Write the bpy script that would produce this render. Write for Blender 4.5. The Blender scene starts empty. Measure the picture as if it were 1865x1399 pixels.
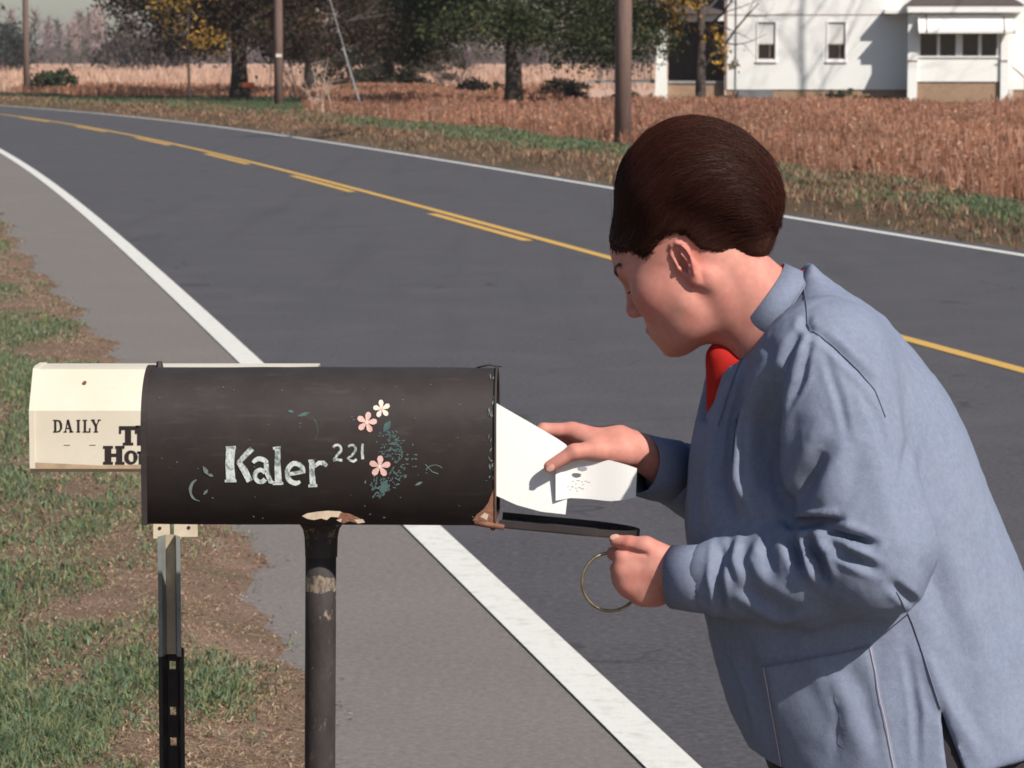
import bpy, bmesh, math, random
import numpy as np
from mathutils import Vector, Matrix

rng = np.random.default_rng(7)
random.seed(7)
sc = bpy.context.scene
COL = sc.collection

# ------------------------------------------------------------------ camera, light, exposure
H = 1.74                                   # eye height of the photographer
FPX = 6000.0                               # focal length in pixels of the 1865 px wide photograph
PW, PH, HORIZON = 1865.0, 1399.0, 97.0
PITCH = math.atan((PH / 2 - HORIZON) / FPX)
cd = bpy.data.cameras.new('camera')
cam = bpy.data.objects.new('camera', cd)
COL.objects.link(cam)
sc.camera = cam
cam.location = (0, 0, H)
cam.rotation_euler = (math.pi / 2 - PITCH, 0, 0)
cd.sensor_width = 36.0
cd.lens = 36.0 * FPX / PW
cd.clip_start = 0.1
cd.clip_end = 6000
cd.dof.use_dof = True
cd.dof.focus_distance = 4.62
cd.dof.aperture_fstop = 27

SUN_EL, SUN_AZ = math.radians(40), math.radians(42)     # azimuth: to the right of straight behind the camera
sun_dir = Vector((math.sin(SUN_AZ) * math.cos(SUN_EL), -math.cos(SUN_AZ) * math.cos(SUN_EL), math.sin(SUN_EL)))
w = bpy.data.worlds.new('World')
sc.world = w
w.use_nodes = True
nt = w.node_tree
bg = nt.nodes['Background']
sky = nt.nodes.new('ShaderNodeTexSky')
sky.sky_type = 'NISHITA'
sky.sun_disc = False
sky.sun_elevation = SUN_EL
sky.sun_rotation = math.atan2(sun_dir.x, sun_dir.y)
sky.air_density = 1.0
sky.dust_density = 1.0
sky.ozone_density = 1.0
nt.links.new(sky.outputs[0], bg.inputs['Color'])
bg.inputs['Strength'].default_value = 0.08
sd = bpy.data.lights.new('sun', 'SUN')
sd.energy = 5.0
sd.angle = math.radians(0.6)
sd.color = (1.0, 0.93, 0.825)
sun = bpy.data.objects.new('sun', sd)
COL.objects.link(sun)
sun.rotation_euler = (-sun_dir).to_track_quat('-Z', 'Y').to_euler()
sun.location = (20, -20, 30)
vs = sc.view_settings
vs.view_transform = 'Standard'
vs.look = 'None'
vs.exposure = 0.2
vs.gamma = 1.0
vs.use_curve_mapping = False
sc.cycles.filter_width = 1.7

# ------------------------------------------------------------------ helpers
_ct, _st = math.cos(PITCH), math.sin(PITCH)
FW = np.array([0, _ct, -_st]); UPV = np.array([0, _st, _ct]); RT = np.array([1.0, 0, 0])
CAM = np.array([0, 0, H])

def ray(x, y):
    return FW * FPX + RT * (x - PW / 2) + UPV * (PH / 2 - y)

def T(x, y, Y):
    """the place at depth Y that the photograph shows at pixel (x, y)"""
    d = ray(x, y)
    return CAM + d * (Y / d[1])

def G(x, y, z=0.0):
    """the place on level ground of height z"""
    d = ray(x, y)
    return CAM + d * ((z - H) / d[2])

def obj_from(name, me, mat=None, parent=None):
    o = bpy.data.objects.new(name, me)
    COL.objects.link(o)
    if mat is not None:
        for m in (mat if isinstance(mat, (list, tuple)) else [mat]):
            me.materials.append(m)
    if parent is not None:
        o.parent = parent
    return o

def mesh_np(name, V, F, mat=None, parent=None, smooth=False, col=None, mats=None):
    """V (n,3), F (m,k) arrays of one face size"""
    V = np.asarray(V, dtype=np.float32); F = np.asarray(F, dtype=np.int32)
    me = bpy.data.meshes.new(name)
    m, k = F.shape
    me.vertices.add(len(V)); me.vertices.foreach_set('co', V.ravel())
    me.loops.add(m * k); me.loops.foreach_set('vertex_index', F.ravel())
    me.polygons.add(m)
    me.polygons.foreach_set('loop_start', np.arange(0, m * k, k, dtype=np.int32))
    me.polygons.foreach_set('loop_total', np.full(m, k, dtype=np.int32))
    if smooth:
        me.polygons.foreach_set('use_smooth', np.ones(m, dtype=bool))
    if mats is not None:
        me.polygons.foreach_set('material_index', np.asarray(mats, dtype=np.int32))
    me.update(calc_edges=True)
    me.validate()
    if col is not None:
        a = me.color_attributes.new('tint', 'FLOAT_COLOR', 'POINT')
        c = np.ones((len(V), 4), dtype=np.float32); c[:, :3] = col
        a.data.foreach_set('color', c.ravel())
    return obj_from(name, me, mat, parent)

def mesh_py(name, V, F, mat=None, parent=None, smooth=False):
    me = bpy.data.meshes.new(name)
    me.from_pydata([tuple(v) for v in V], [], [tuple(f) for f in F])
    if smooth:
        for p in me.polygons: p.use_smooth = True
    me.update()
    return obj_from(name, me, mat, parent)

class MB:
    """collects boxes, tubes and sheets for one mesh"""
    def __init__(s): s.V = []; s.F = []
    def add(s, V, F):
        b = len(s.V); s.V += [tuple(v) for v in V]; s.F += [tuple(i + b for i in f) for f in F]
    def box(s, lo, hi, bev=0.0):
        x0, y0, z0 = lo; x1, y1, z1 = hi
        b = bmesh.new()
        bmesh.ops.create_cube(b, size=1.0)
        for v in b.verts:
            v.co = Vector(((x0 + x1) / 2 + v.co.x * (x1 - x0), (y0 + y1) / 2 + v.co.y * (y1 - y0), (z0 + z1) / 2 + v.co.z * (z1 - z0)))
        if bev > 0:
            bmesh.ops.bevel(b, geom=list(b.edges), offset=bev, segments=1, affect='EDGES')
        b.verts.index_update()
        s.add([v.co for v in b.verts], [[v.index for v in f.verts] for f in b.faces]); b.free()
    def tube(s, pts, rad, n=8, cap=True):
        pts = [Vector(p) for p in pts]
        if not isinstance(rad, (list, tuple, np.ndarray)): rad = [rad] * len(pts)
        V = []; F = []
        ref = None
        for i, p in enumerate(pts):
            t = (pts[min(i + 1, len(pts) - 1)] - pts[max(i - 1, 0)]).normalized()
            if ref is None:
                ref = Vector((0, 0, 1)) if abs(t.z) < 0.9 else Vector((1, 0, 0))
            a = (ref - t * ref.dot(t)).normalized(); ref = a
            b = t.cross(a)
            for j in range(n):
                th = 2 * math.pi * j / n
                V.append(p + (a * math.cos(th) + b * math.sin(th)) * rad[i])
        for i in range(len(pts) - 1):
            for j in range(n):
                j2 = (j + 1) % n
                F.append((i * n + j, i * n + j2, (i + 1) * n + j2, (i + 1) * n + j))
        if cap:
            F.append(tuple(range(n - 1, -1, -1))); F.append(tuple((len(pts) - 1) * n + j for j in range(n)))
        s.add(V, F)
    def build(s, name, mat, parent=None, smooth=False):
        return mesh_py(name, s.V, s.F, mat, parent, smooth)

def thing(name, label, cat, loc=(0, 0, 0), rz=0.0, group=None):
    o = bpy.data.objects.new(name, None); COL.objects.link(o)
    o.empty_display_size = 0.2
    o.location = loc; o.rotation_euler = (0, 0, rz)
    return tag(o, label, cat, group)

def tag(o, label, cat, group=None):
    o['label'] = label; o['category'] = cat
    if group: o['group'] = group
    return o

def struct(o, label=None):
    o['kind'] = 'structure'
    if label: o['label'] = label
    return o

def stuff(o, label=None):
    o['kind'] = 'stuff'
    if label: o['label'] = label
    return o

# value noise on a lattice, vectorised
def vnoise(P, seed=0):
    P = np.asarray(P, dtype=np.float64)
    I = np.floor(P).astype(np.int64); f = P - I
    f = f * f * (3 - 2 * f)
    def h(ix, iy, iz):
        n = (ix * 374761393 + iy * 668265263 + iz * 2147483647 + seed * 1274126177) & 0xffffffff
        n = ((n ^ (n >> 13)) * 1274126177) & 0xffffffff
        n = (n ^ (n >> 16)) & 0xffff
        return n / 65535.0
    r = 0
    for dx in (0, 1):
        wx = f[:, 0] if dx else 1 - f[:, 0]
        for dy in (0, 1):
            wy = f[:, 1] if dy else 1 - f[:, 1]
            for dz in (0, 1):
                wz = f[:, 2] if dz else 1 - f[:, 2]
                r = r + wx * wy * wz * h(I[:, 0] + dx, I[:, 1] + dy, I[:, 2] + dz)
    return r * 2 - 1

# ------------------------------------------------------------------ materials
def lin(*c):
    return tuple(((v / 255.0) / 12.92 if v <= 10 else ((v / 255.0 + 0.055) / 1.055) ** 2.4) for v in c)

class NT:
    def __init__(s, name):
        s.m = bpy.data.materials.new(name); s.m.use_nodes = True
        s.t = s.m.node_tree; s.n = s.t.nodes; s.l = s.t.links
        s.b = s.n['Principled BSDF']
        s.b.inputs['Roughness'].default_value = 0.8
        s._c = None
    def co(s, scale=(1, 1, 1), kind='Object'):
        if kind == 'World':
            g = s.n.new('ShaderNodeNewGeometry'); out = g.outputs['Position']
        else:
            g = s.n.new('ShaderNodeTexCoord'); out = g.outputs[kind]
        mp = s.n.new('ShaderNodeMapping'); mp.inputs['Scale'].default_value = scale
        s.l.new(out, mp.inputs['Vector'])
        return mp.outputs[0]
    def noise(s, scale=5, detail=4, rough=0.6, vec=None, dist=0.0):
        n = s.n.new('ShaderNodeTexNoise')
        n.inputs['Scale'].default_value = scale; n.inputs['Detail'].default_value = detail
        n.inputs['Roughness'].default_value = rough; n.inputs['Distortion'].default_value = dist
        s.l.new(vec if vec is not None else s.co(), n.inputs['Vector'])
        return n.outputs['Fac']
    def ramp(s, fac, stops):
        r = s.n.new('ShaderNodeValToRGB')
        e = r.color_ramp.elements
        while len(e) < len(stops): e.new(0.5)
        for k, (p, c) in enumerate(stops):
            e[k].position = p
            if not isinstance(c, (tuple, list)): c = (c, c, c)
            e[k].color = tuple(c[:3]) + (1,)
        s.l.new(fac, r.inputs[0])
        return r.outputs[0]
    def mix(s, fac, a, b, mode='MIX'):
        m = s.n.new('ShaderNodeMix'); m.data_type = 'RGBA'; m.blend_type = mode
        for sock, v in ((m.inputs[0], fac), (m.inputs[6], a), (m.inputs[7], b)):
            if isinstance(v, (int, float)): sock.default_value = v
            elif isinstance(v, (tuple, list)): sock.default_value = tuple(v[:3]) + (1,)
            else: s.l.new(v, sock)
        return m.outputs[2]
    def math(s, op, a, b=0.0, clamp=False):
        m = s.n.new('ShaderNodeMath'); m.operation = op; m.use_clamp = clamp
        for sock, v in ((m.inputs[0], a), (m.inputs[1], b)):
            if isinstance(v, (int, float)): sock.default_value = v
            else: s.l.new(v, sock)
        return m.outputs[0]
    def attr(s, name='tint'):
        a = s.n.new('ShaderNodeAttribute'); a.attribute_name = name
        return a.outputs['Color']
    def sep(s, vec):
        x = s.n.new('ShaderNodeSeparateXYZ'); s.l.new(vec, x.inputs[0]); return x.outputs
    def base(s, c):
        if isinstance(c, (tuple, list)): s.b.inputs['Base Color'].default_value = tuple(c[:3]) + (1,)
        else: s.l.new(c, s.b.inputs['Base Color'])
        return s
    def bump(s, h, strength=0.3, dist=0.01):
        b = s.n.new('ShaderNodeBump'); b.inputs['Strength'].default_value = strength; b.inputs['Distance'].default_value = dist
        s.l.new(h, b.inputs['Height']); s.l.new(b.outputs[0], s.b.inputs['Normal']); return s
    def set(s, **k):
        for key, v in k.items(): s.b.inputs[key.replace('_', ' ')].default_value = v
        return s

def plain(name, c, rough=0.75, metal=0.0, var=0.25, scale=8.0, bump=0.0, spec=0.4):
    t = NT(name)
    f = t.noise(scale, 5, 0.65)
    t.base(t.ramp(f, [(0.25, tuple(v * (1 - var) for v in c)), (0.75, tuple(min(1, v * (1 + var)) for v in c))]))
    t.set(Roughness=rough, Metallic=metal, Specular_IOR_Level=spec)
    if bump: t.bump(t.noise(scale * 6, 4), bump, 0.01)
    return t.m

def tinted(name, rough=0.8, spec=0.25, trans=0.0):
    t = NT(name); t.base(t.attr()); t.set(Roughness=rough, Specular_IOR_Level=spec)
    return t.m

# leaf: a tint per leaf, some light passes through
def leafy(name, rough=0.65):
    t = NT(name)
    c = t.attr(); t.base(c); t.set(Roughness=rough, Specular_IOR_Level=0.25)
    tr = t.n.new('ShaderNodeBsdfTranslucent'); t.l.new(c, tr.inputs['Color'])
    mx = t.n.new('ShaderNodeMixShader'); mx.inputs[0].default_value = 0.3
    t.l.new(t.b.outputs[0], mx.inputs[1]); t.l.new(tr.outputs[0], mx.inputs[2])
    t.l.new(mx.outputs[0], t.n['Material Output'].inputs['Surface'])
    return t.m

M = {}
M['leaf'] = leafy('leaf')
M['blade'] = leafy('grass_blade')
M['twig'] = tinted('twig_bark')
# ------------------------------------------------------------------ the road and the ground
def fit(pts, z=0.0, deg=3):
    g = np.array([G(x, y, z) for x, y in pts])
    Zs, Xs = g[:, 1], g[:, 0]
    p = np.polyfit(Zs, Xs, deg, w=1.0 / (2 + Zs * 0.12)); dp = np.polyder(p)
    z0, z1 = Zs.min(), Zs.max()
    def f(Z):
        Z = np.asarray(Z, dtype=float); Zc = np.clip(Z, z0, z1)
        return np.polyval(p, Zc) + (Z - Zc) * np.polyval(dp, Zc)
    return f

near_line = fit([(1220, 1399), (785, 965), (457, 665), (345, 560), (222, 440), (97, 340), (9, 280)])
yellow = fit([(1865, 677), (1690, 628), (1100, 466), (940, 424), (780, 380), (620, 338), (430, 290), (270, 251), (120, 226), (0, 208)])
far_line = fit([(1865, 465), (1640, 430), (1420, 395), (1110, 340), (840, 297), (560, 256), (300, 219), (120, 201), (0, 193)])
grass_edge = fit([(548, 1399), (556, 1230), (545, 1060), (400, 940), (180, 650), (130, 560), (60, 450), (0, 385)])
crop_edge = fit([(1865, 372), (1420, 316), (1130, 258), (840, 238), (560, 214), (400, 198), (230, 184), (60, 172)])

ZR = np.concatenate([np.arange(-8, 60, 0.5), np.arange(60, 260, 2.0)])
def ribbon(name, fa, fb, z, mat, Zs=ZR, nx=1, zf=None):
    V = []; F = []
    for Z in Zs:
        a, b = float(fa(Z)), float(fb(Z))
        for i in range(nx + 1):
            x = a + (b - a) * i / nx
            V.append((x, Z, z if zf is None else zf(x, Z, i / nx)))
    k = nx + 1
    for r in range(len(Zs) - 1):
        for i in range(nx):
            F.append((r * k + i, r * k + i + 1, (r + 1) * k + i + 1, (r + 1) * k + i))
    return mesh_py(name, V, F, mat)

# asphalt: dark carriageway with paler wheel-worn grain
t = NT('asphalt')
wc = t.co(kind='World')
big = t.noise(0.35, 4, 0.55, wc)
fine = t.noise(260, 3, 0.7, wc)
mid = t.noise(9, 5, 0.65, wc)
c = t.ramp(big, [(0.3, (0.052, 0.050, 0.058)), (0.7, (0.078, 0.074, 0.083))])
c = t.mix(0.55, c, t.ramp(fine, [(0.3, (0.022, 0.022, 0.026)), (0.52, (0.074, 0.071, 0.079)), (0.8, (0.25, 0.235, 0.235))]))
c = t.mix(t.math('MULTIPLY', mid, 0.35), c, (0.115, 0.108, 0.114))
gr = t.noise(38, 3, 0.75, wc)
c = t.mix(0.5, c, t.ramp(gr, [(0.32, (0.030, 0.029, 0.034)), (0.5, (0.068, 0.065, 0.072)), (0.7, (0.15, 0.14, 0.145))]))
pt = t.noise(1.3, 4, 0.6, wc)
c = t.mix(t.ramp(pt, [(0.48, 0.0), (0.7, 0.35)]), c, (0.108, 0.101, 0.106))
vo = t.n.new('ShaderNodeTexVoronoi'); vo.feature = 'DISTANCE_TO_EDGE'; vo.inputs['Scale'].default_value = 0.42
wv = t.n.new('ShaderNodeVectorMath'); wv.operation = 'ADD'; t.l.new(wc, wv.inputs[0])
cn = t.n.new('ShaderNodeTexNoise'); cn.inputs['Scale'].default_value = 1.8; t.l.new(wc, cn.inputs['Vector']); t.l.new(cn.outputs['Color'], wv.inputs[1]); t.l.new(wv.outputs[0], vo.inputs['Vector'])
ck = t.math('MULTIPLY', t.math('LESS_THAN', vo.outputs['Distance'], 0.006), t.ramp(t.noise(0.5, 3, 0.6, wc), [(0.5, 0.0), (0.62, 0.75)]))
c = t.mix(ck, c, (0.028, 0.026, 0.028))
st = t.noise(1.0, 3, 0.6, t.co((3.2, 0.12, 1), 'World'))
c = t.mix(t.ramp(st, [(0.52, 0.0), (0.75, 0.35)]), c, (0.05, 0.046, 0.05))
t.base(c).set(Roughness=0.85, Specular_IOR_Level=0.25).bump(fine, 0.35, 0.004)
M['asphalt'] = t.m
t = NT('shoulder_asphalt')
wc = t.co(kind='World')
fine = t.noise(240, 3, 0.7, wc)
big = t.noise(0.9, 5, 0.6, wc)
gr = t.noise(45, 3, 0.75, wc)
c = t.ramp(big, [(0.3, (0.168, 0.150, 0.142)), (0.7, (0.22, 0.197, 0.182))])
c = t.mix(0.5, c, t.ramp(fine, [(0.3, (0.08, 0.073, 0.071)), (0.55, (0.195, 0.175, 0.163)), (0.8, (0.36, 0.32, 0.285))]))
c = t.mix(0.4, c, t.ramp(gr, [(0.32, (0.095, 0.087, 0.084)), (0.5, (0.172, 0.157, 0.148)), (0.7, (0.28, 0.252, 0.23))]))
t.base(c).set(Roughness=0.9, Specular_IOR_Level=0.2).bump(fine, 0.4, 0.005)
M['shoulder'] = t.m
def line_mat(name, c, dirt):
    t = NT(name); wc = t.co(kind='World')
    f = t.noise(14, 6, 0.7, wc); g = t.noise(190, 2, 0.6, wc)
    cc = t.mix(t.ramp(f, [(0.5, 0.0), (0.72, 0.45)]), c, dirt)
    cc = t.mix(t.ramp(g, [(0.58, 0.0), (0.72, 0.5)]), cc, dirt)
    t.base(cc).set(Roughness=0.7, Specular_IOR_Level=0.3).bump(g, 0.2, 0.002)
    return t.m
M['white_line'] = line_mat('white_road_paint', (0.68, 0.67, 0.63), (0.30, 0.28, 0.26))
M['yellow_line'] = line_mat('yellow_road_paint', (0.60, 0.36, 0.085), (0.26, 0.18, 0.09))

def soil(name, a, b, c3, s=1.2):
    t = NT(name); wc = t.co(kind='World')
    f = t.noise(s, 6, 0.65, wc); g = t.noise(60, 4, 0.7, wc)
    cc = t.ramp(f, [(0.3, a), (0.55, b), (0.78, c3)])
    cc = t.mix(t.math('MULTIPLY', g, 0.5), cc, tuple(v * 0.45 for v in b))
    t.base(cc).set(Roughness=0.95, Specular_IOR_Level=0.1).bump(g, 0.8, 0.02)
    return t.m
M['verge_soil'] = soil('verge_soil', (0.15, 0.125, 0.075), (0.235, 0.155, 0.115), (0.33, 0.245, 0.185), 2.6)
M['far_verge_soil'] = soil('far_verge_soil', (0.085, 0.085, 0.042), (0.17, 0.115, 0.075), (0.23, 0.165, 0.11), 0.5)
M['field_soil'] = soil('field_soil', (0.13, 0.062, 0.035), (0.19, 0.088, 0.05), (0.25, 0.125, 0.075), 0.3)
M['stubble'] = soil('stubble_straw', (0.54, 0.35, 0.265), (0.61, 0.41, 0.315), (0.67, 0.47, 0.37), 0.05)
M['lawn_soil'] = soil('lawn_soil', (0.045, 0.06, 0.024), (0.075, 0.08, 0.035), (0.13, 0.10, 0.05), 0.5)

FIELD_Z = -0.30
def sheet(name, x0, x1, y0, y1, z, mat, n=1):
    V = []; F = []
    for j in range(n + 1):
        for i in range(n + 1):
            V.append((x0 + (x1 - x0) * i / n, y0 + (y1 - y0) * j / n, z))
    for j in range(n):
        for i in range(n):
            a = j * (n + 1) + i
            F.append((a, a + 1, a + n + 2, a + n + 1))
    return mesh_py(name, V, F, mat)
struct(sheet('ground', -900, 900, -60, 1500, FIELD_Z, M['field_soil'], 12))
struct(sheet('stubble_field', -400, 400, 146, 690, FIELD_Z + 0.02, M['stubble'], 8))
struct(sheet('house_yard', 2.0, 34, 104, 150, FIELD_Z + 0.015, M['lawn_soil'], 2))

def edge_noise(Z, s=1.0):
    return (math.sin(Z * 2.3) * 0.05 + math.sin(Z * 5.1 + 1) * 0.025 + math.sin(Z * 11.7 + 2) * 0.02 + math.sin(Z * 23.9) * 0.012) * s
ge = lambda Z: (float(grass_edge(Z)) if Z < 33 else float(near_line(Z)) - 1.0 + (float(grass_edge(33)) - float(near_line(33)) + 1.0) * max(0, 1 - (Z - 33) / 6)) + edge_noise(Z)
struct(ribbon('road', lambda Z: near_line(Z) - 0.04, lambda Z: far_line(Z) + 0.28, 0.0, M['asphalt'], nx=2))
struct(ribbon('road_shoulder', lambda Z: ge(Z) - 0.6, lambda Z: near_line(Z) - 0.04, -0.002, M['shoulder'], nx=2))
struct(ribbon('edge_line', lambda Z: near_line(Z) - 0.068, lambda Z: near_line(Z) + 0.068, 0.004, M['white_line']))
struct(ribbon('edge_line', lambda Z: far_line(Z) - 0.06, lambda Z: far_line(Z) + 0.06, 0.004, M['white_line']))
struct(ribbon('centre_line', lambda Z: yellow(Z) - 0.055, lambda Z: yellow(Z) + 0.055, 0.004, M['yellow_line']))
K = 6000 / 3700.0
dash = [(13.1, 14.6), (18.9, 22.1), (25.6, 29.0), (32.0, 35.4), (38.6, 42.0), (45.2, 48.6), (51.8, 55.2)]
for a, b in dash:
    struct(ribbon('centre_dash', lambda Z: yellow(Z) - 0.235, lambda Z: yellow(Z) - 0.125, 0.004, M['yellow_line'], Zs=np.linspace(a * K, b * K, 8)))

# near verge: rises a little from the worn pavement edge
def near_h(x, Z):
    d = ge(Z) - x
    b = 0.03 * math.sin(x * 1.7 + Z * 0.8) + 0.02 * math.sin(x * 4.1 - Z * 2.2)
    k = min(max((d + 0.12) / 0.5, 0), 1)
    return -0.012 + 0.06 * k * k * (3 - 2 * k) + b * min(max(d - 0.25, 0), 1) * 0.7
ZN = np.concatenate([np.arange(-6, 42, 0.09), np.arange(42, 110, 1.0)])
def build_near_verge():
    offs = [0.14, 0.06, 0.0, -0.08, -0.18, -0.3, -0.45, -0.65, -0.9, -1.2, -1.6, -2.2, -3, -5, -9, -30]
    V = []; F = []
    for Z in ZN:
        e = ge(Z)
        for q, s in enumerate(offs):
            x = e + s + (0.018 * math.sin(Z * 17.0 + q) + random.gauss(0, 0.02) if q < 4 else 0)
            V.append((x, Z, near_h(x, Z) if q else -0.03))
    k = len(offs)
    for r in range(len(ZN) - 1):
        for i in range(k - 1):
            F.append((r * k + i, (r + 1) * k + i, (r + 1) * k + i + 1, r * k + i + 1))
    return struct(mesh_py('near_verge', V, F, M['verge_soil'], smooth=True))
build_near_verge()

# far verge: a low bank along the road, falling to the field behind it
def far_edge(Z): return float(far_line(Z)) + 0.25
def far_h(s, W, Z):
    k = s / W
    up = 0.16 * min(max(s / 0.9, 0), 1) + 0.03 * math.sin(Z * 0.9 + s) + 0.03 * math.sin(Z * 0.37 + 2 * s)
    fall = min(max((k - 0.8) / 0.45, 0), 1)
    return -0.015 + up * min(s / 0.5, 1) * (1 - fall) + (FIELD_Z - 0.02) * fall
def build_far_verge():
    ks = [0, 0.04, 0.08, 0.14, 0.22, 0.32, 0.45, 0.6, 0.75, 0.85, 0.95, 1.05, 1.2, 1.3]
    Zs = np.concatenate([np.arange(8, 70, 0.4), np.arange(70, 200, 1.5)])
    V = []; F = []
    for Z in Zs:
        e = far_edge(Z); W = max(float(crop_edge(Z)) - e, 1.2)
        for q in ks:
            s = q * W
            V.append((e + s + (0.06 * math.sin(Z * 3.1) + 0.04 * math.sin(Z * 7.7)) * (q < 0.05), Z, far_h(s, W, Z)))
    k = len(ks)
    for r in range(len(Zs) - 1):
        for i in range(k - 1):
            F.append((r * k + i, r * k + i + 1, (r + 1) * k + i + 1, (r + 1) * k + i))
    return struct(mesh_py('far_verge', V, F, M['far_verge_soil'], smooth=True))
build_far_verge()

# ------------------------------------------------------------------ grass, litter and crops (nobody could count them)
def blades(name, base, h, wd, lean, tint, mat, label, seg=2):
    """one bent blade per base point: base (n,3), h, wd, lean (n,) tint (n,3)"""
    n = len(base)
    a = rng.uniform(0, 2 * math.pi, n); b = rng.uniform(0, 2 * math.pi, n)
    side = np.stack([np.cos(a), np.sin(a), np.zeros(n)], 1) * wd[:, None] * 0.5
    ln = np.stack([np.cos(b), np.sin(b), np.zeros(n)], 1) * lean[:, None]
    upv = np.array([0, 0, 1.0])
    m1 = base + ln * 0.35 + upv * (h * 0.55)[:, None]
    tp = base + ln * 1.0 + upv * (h * np.clip(1 - 0.3 * lean / np.maximum(h, 1e-4), 0.25, 1))[:, None]
    V = np.stack([base - side, base + side, m1 + side * 0.8, m1 - side * 0.8, tp], 1).reshape(-1, 3)
    i = np.arange(n)[:, None] * 5
    F = np.concatenate([i + [0, 1, 2], i + [0, 2, 3], i + [3, 2, 4]], 0)
    col = np.repeat(tint, 5, 0)
    return stuff(mesh_np(name, V, F, mat, col=col), label)

GREEN = np.array([[0.115, 0.142, 0.066], [0.086, 0.125, 0.062], [0.165, 0.165, 0.085], [0.088, 0.132, 0.085]])
DRY = np.array([[0.36, 0.265, 0.175], [0.27, 0.18, 0.12], [0.20, 0.12, 0.08], [0.43, 0.33, 0.235]])
def near_grass():
    n = 560000
    u = rng.random(n)
    Z = 7.2 + 34 * u ** 2.1
    d = rng.random(n) ** 0.9 * np.minimum(0.5 + Z * 0.155, 3.6) + rng.normal(0, 0.03, n)
    e = np.array([ge(z) for z in Z]); x = e - d
    ok = x > -0.168 * Z - 0.1
    x, Z, d = x[ok], Z[ok], d[ok]
    P = np.stack([x, Z, np.zeros_like(x)], 1)
    n1 = vnoise(P * [2.4, 0.9, 1], 3) + 0.6 * vnoise(P * [6.5, 2.6, 1], 4) + 0.35 * vnoise(P * [17, 8, 1], 14)
    green = np.clip(0.5 + 0.9 * n1 + np.clip((d - 0.32) * 1.2, -0.8, 0.14), 0, 1)
    dens = np.clip((d - 0.0) / 0.2, 0.25, 1) * np.clip(0.66 + 0.4 * n1, 0.4, 1)
    keep = rng.random(len(x)) < dens
    x, Z, d, green, n1 = x[keep], Z[keep], d[keep], green[keep], n1[keep]
    isg = rng.random(len(x)) < np.clip(green * 0.74 + 0.25 * (d > 0.9), 0, 0.85)
    h = np.where(isg, rng.uniform(0.018, 0.055, len(x)), rng.uniform(0.010, 0.035, len(x))) * np.clip(0.8 + 0.3 * n1, 0.6, 1.2)
    lean = np.where(isg, rng.uniform(0.005, 0.05, len(x)), rng.uniform(0.02, 0.09, len(x)))
    wd = np.where(isg, rng.uniform(0.0025, 0.0055, len(x)), rng.uniform(0.0018, 0.004, len(x))) * (0.75 + Z / 16)
    tint = np.where(isg[:, None], GREEN[rng.integers(0, 4, len(x))], DRY[rng.integers(0, 4, len(x))])
    tint = tint * rng.uniform(1.05, 1.8, (len(x), 1))
    base = np.stack([x, Z, [near_h(a, b) - 0.006 for a, b in zip(x, Z)]], 1)
    blades('grass', base, h, wd, lean, tint, M['blade'], 'short patchy grass, half green and half dry, beside the paved shoulder')
near_grass()

def side_grass():
    n = 70000
    Z = 3.5 + 50 * rng.random(n) ** 1.7; d = 0.15 + 9 * rng.random(n) ** 1.6
    x = np.array([ge(z) for z in Z]) - d
    k = (x < -0.165 * Z) | (Z < 7.4); x, Z = x[k], Z[k]; n = len(x)
    isg = rng.random(n) < 0.6
    tint = np.where(isg[:, None], GREEN[rng.integers(0, 4, n)], DRY[rng.integers(0, 4, n)]) * rng.uniform(1.0, 1.7, (n, 1))
    blades('grass', np.stack([x, Z, [near_h(p, q) - 0.006 for p, q in zip(x, Z)]], 1), rng.uniform(0.03, 0.08, n), rng.uniform(0.008, 0.014, n), rng.uniform(0.01, 0.07, n), tint, M['blade'], 'short grass further from the road on the mailbox side')
side_grass()

def litter():
    n = 9000
    Z = 7.2 + 34 * rng.random(n) ** 2.0
    e = np.array([ge(z) for z in Z])
    d = np.abs(rng.normal(0.0, 0.24, n)) - 0.02 - 0.06 * rng.random(n) ** 4
    x = e - d
    z = np.array([max(near_h(a, b), -0.002) for a, b in zip(x, Z)]) + 0.004
    sz = rng.uniform(0.002, 0.0062, n) * (0.8 + Z / 30)
    a = rng.uniform(0, 6.28, n); tl = rng.uniform(-0.7, 0.7, n)
    ax = np.stack([np.cos(a), np.sin(a), np.sin(tl) * 0.6], 1) * (sz * rng.uniform(0.8, 2.4, n))[:, None]
    bx = np.stack([-np.sin(a), np.cos(a), np.cos(tl) * 0.4], 1) * (sz * 0.5)[:, None]
    c = np.stack([x, Z, z], 1)
    V = np.stack([c - ax, c + bx, c + ax, c - bx], 1).reshape(-1, 3)
    F = np.arange(n * 4).reshape(-1, 4)
    tn = np.array([[0.21, 0.13, 0.092], [0.30, 0.20, 0.14], [0.14, 0.085, 0.062], [0.38, 0.28, 0.21]])[rng.integers(0, 4, n)] * rng.uniform(0.7, 1.25, (n, 1))
    stuff(mesh_np('leaf_litter', V, F, M['blade'], col=np.repeat(tn, 4, 0)), 'crumbled brown leaves and straw along the edge of the pavement')
litter()

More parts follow.
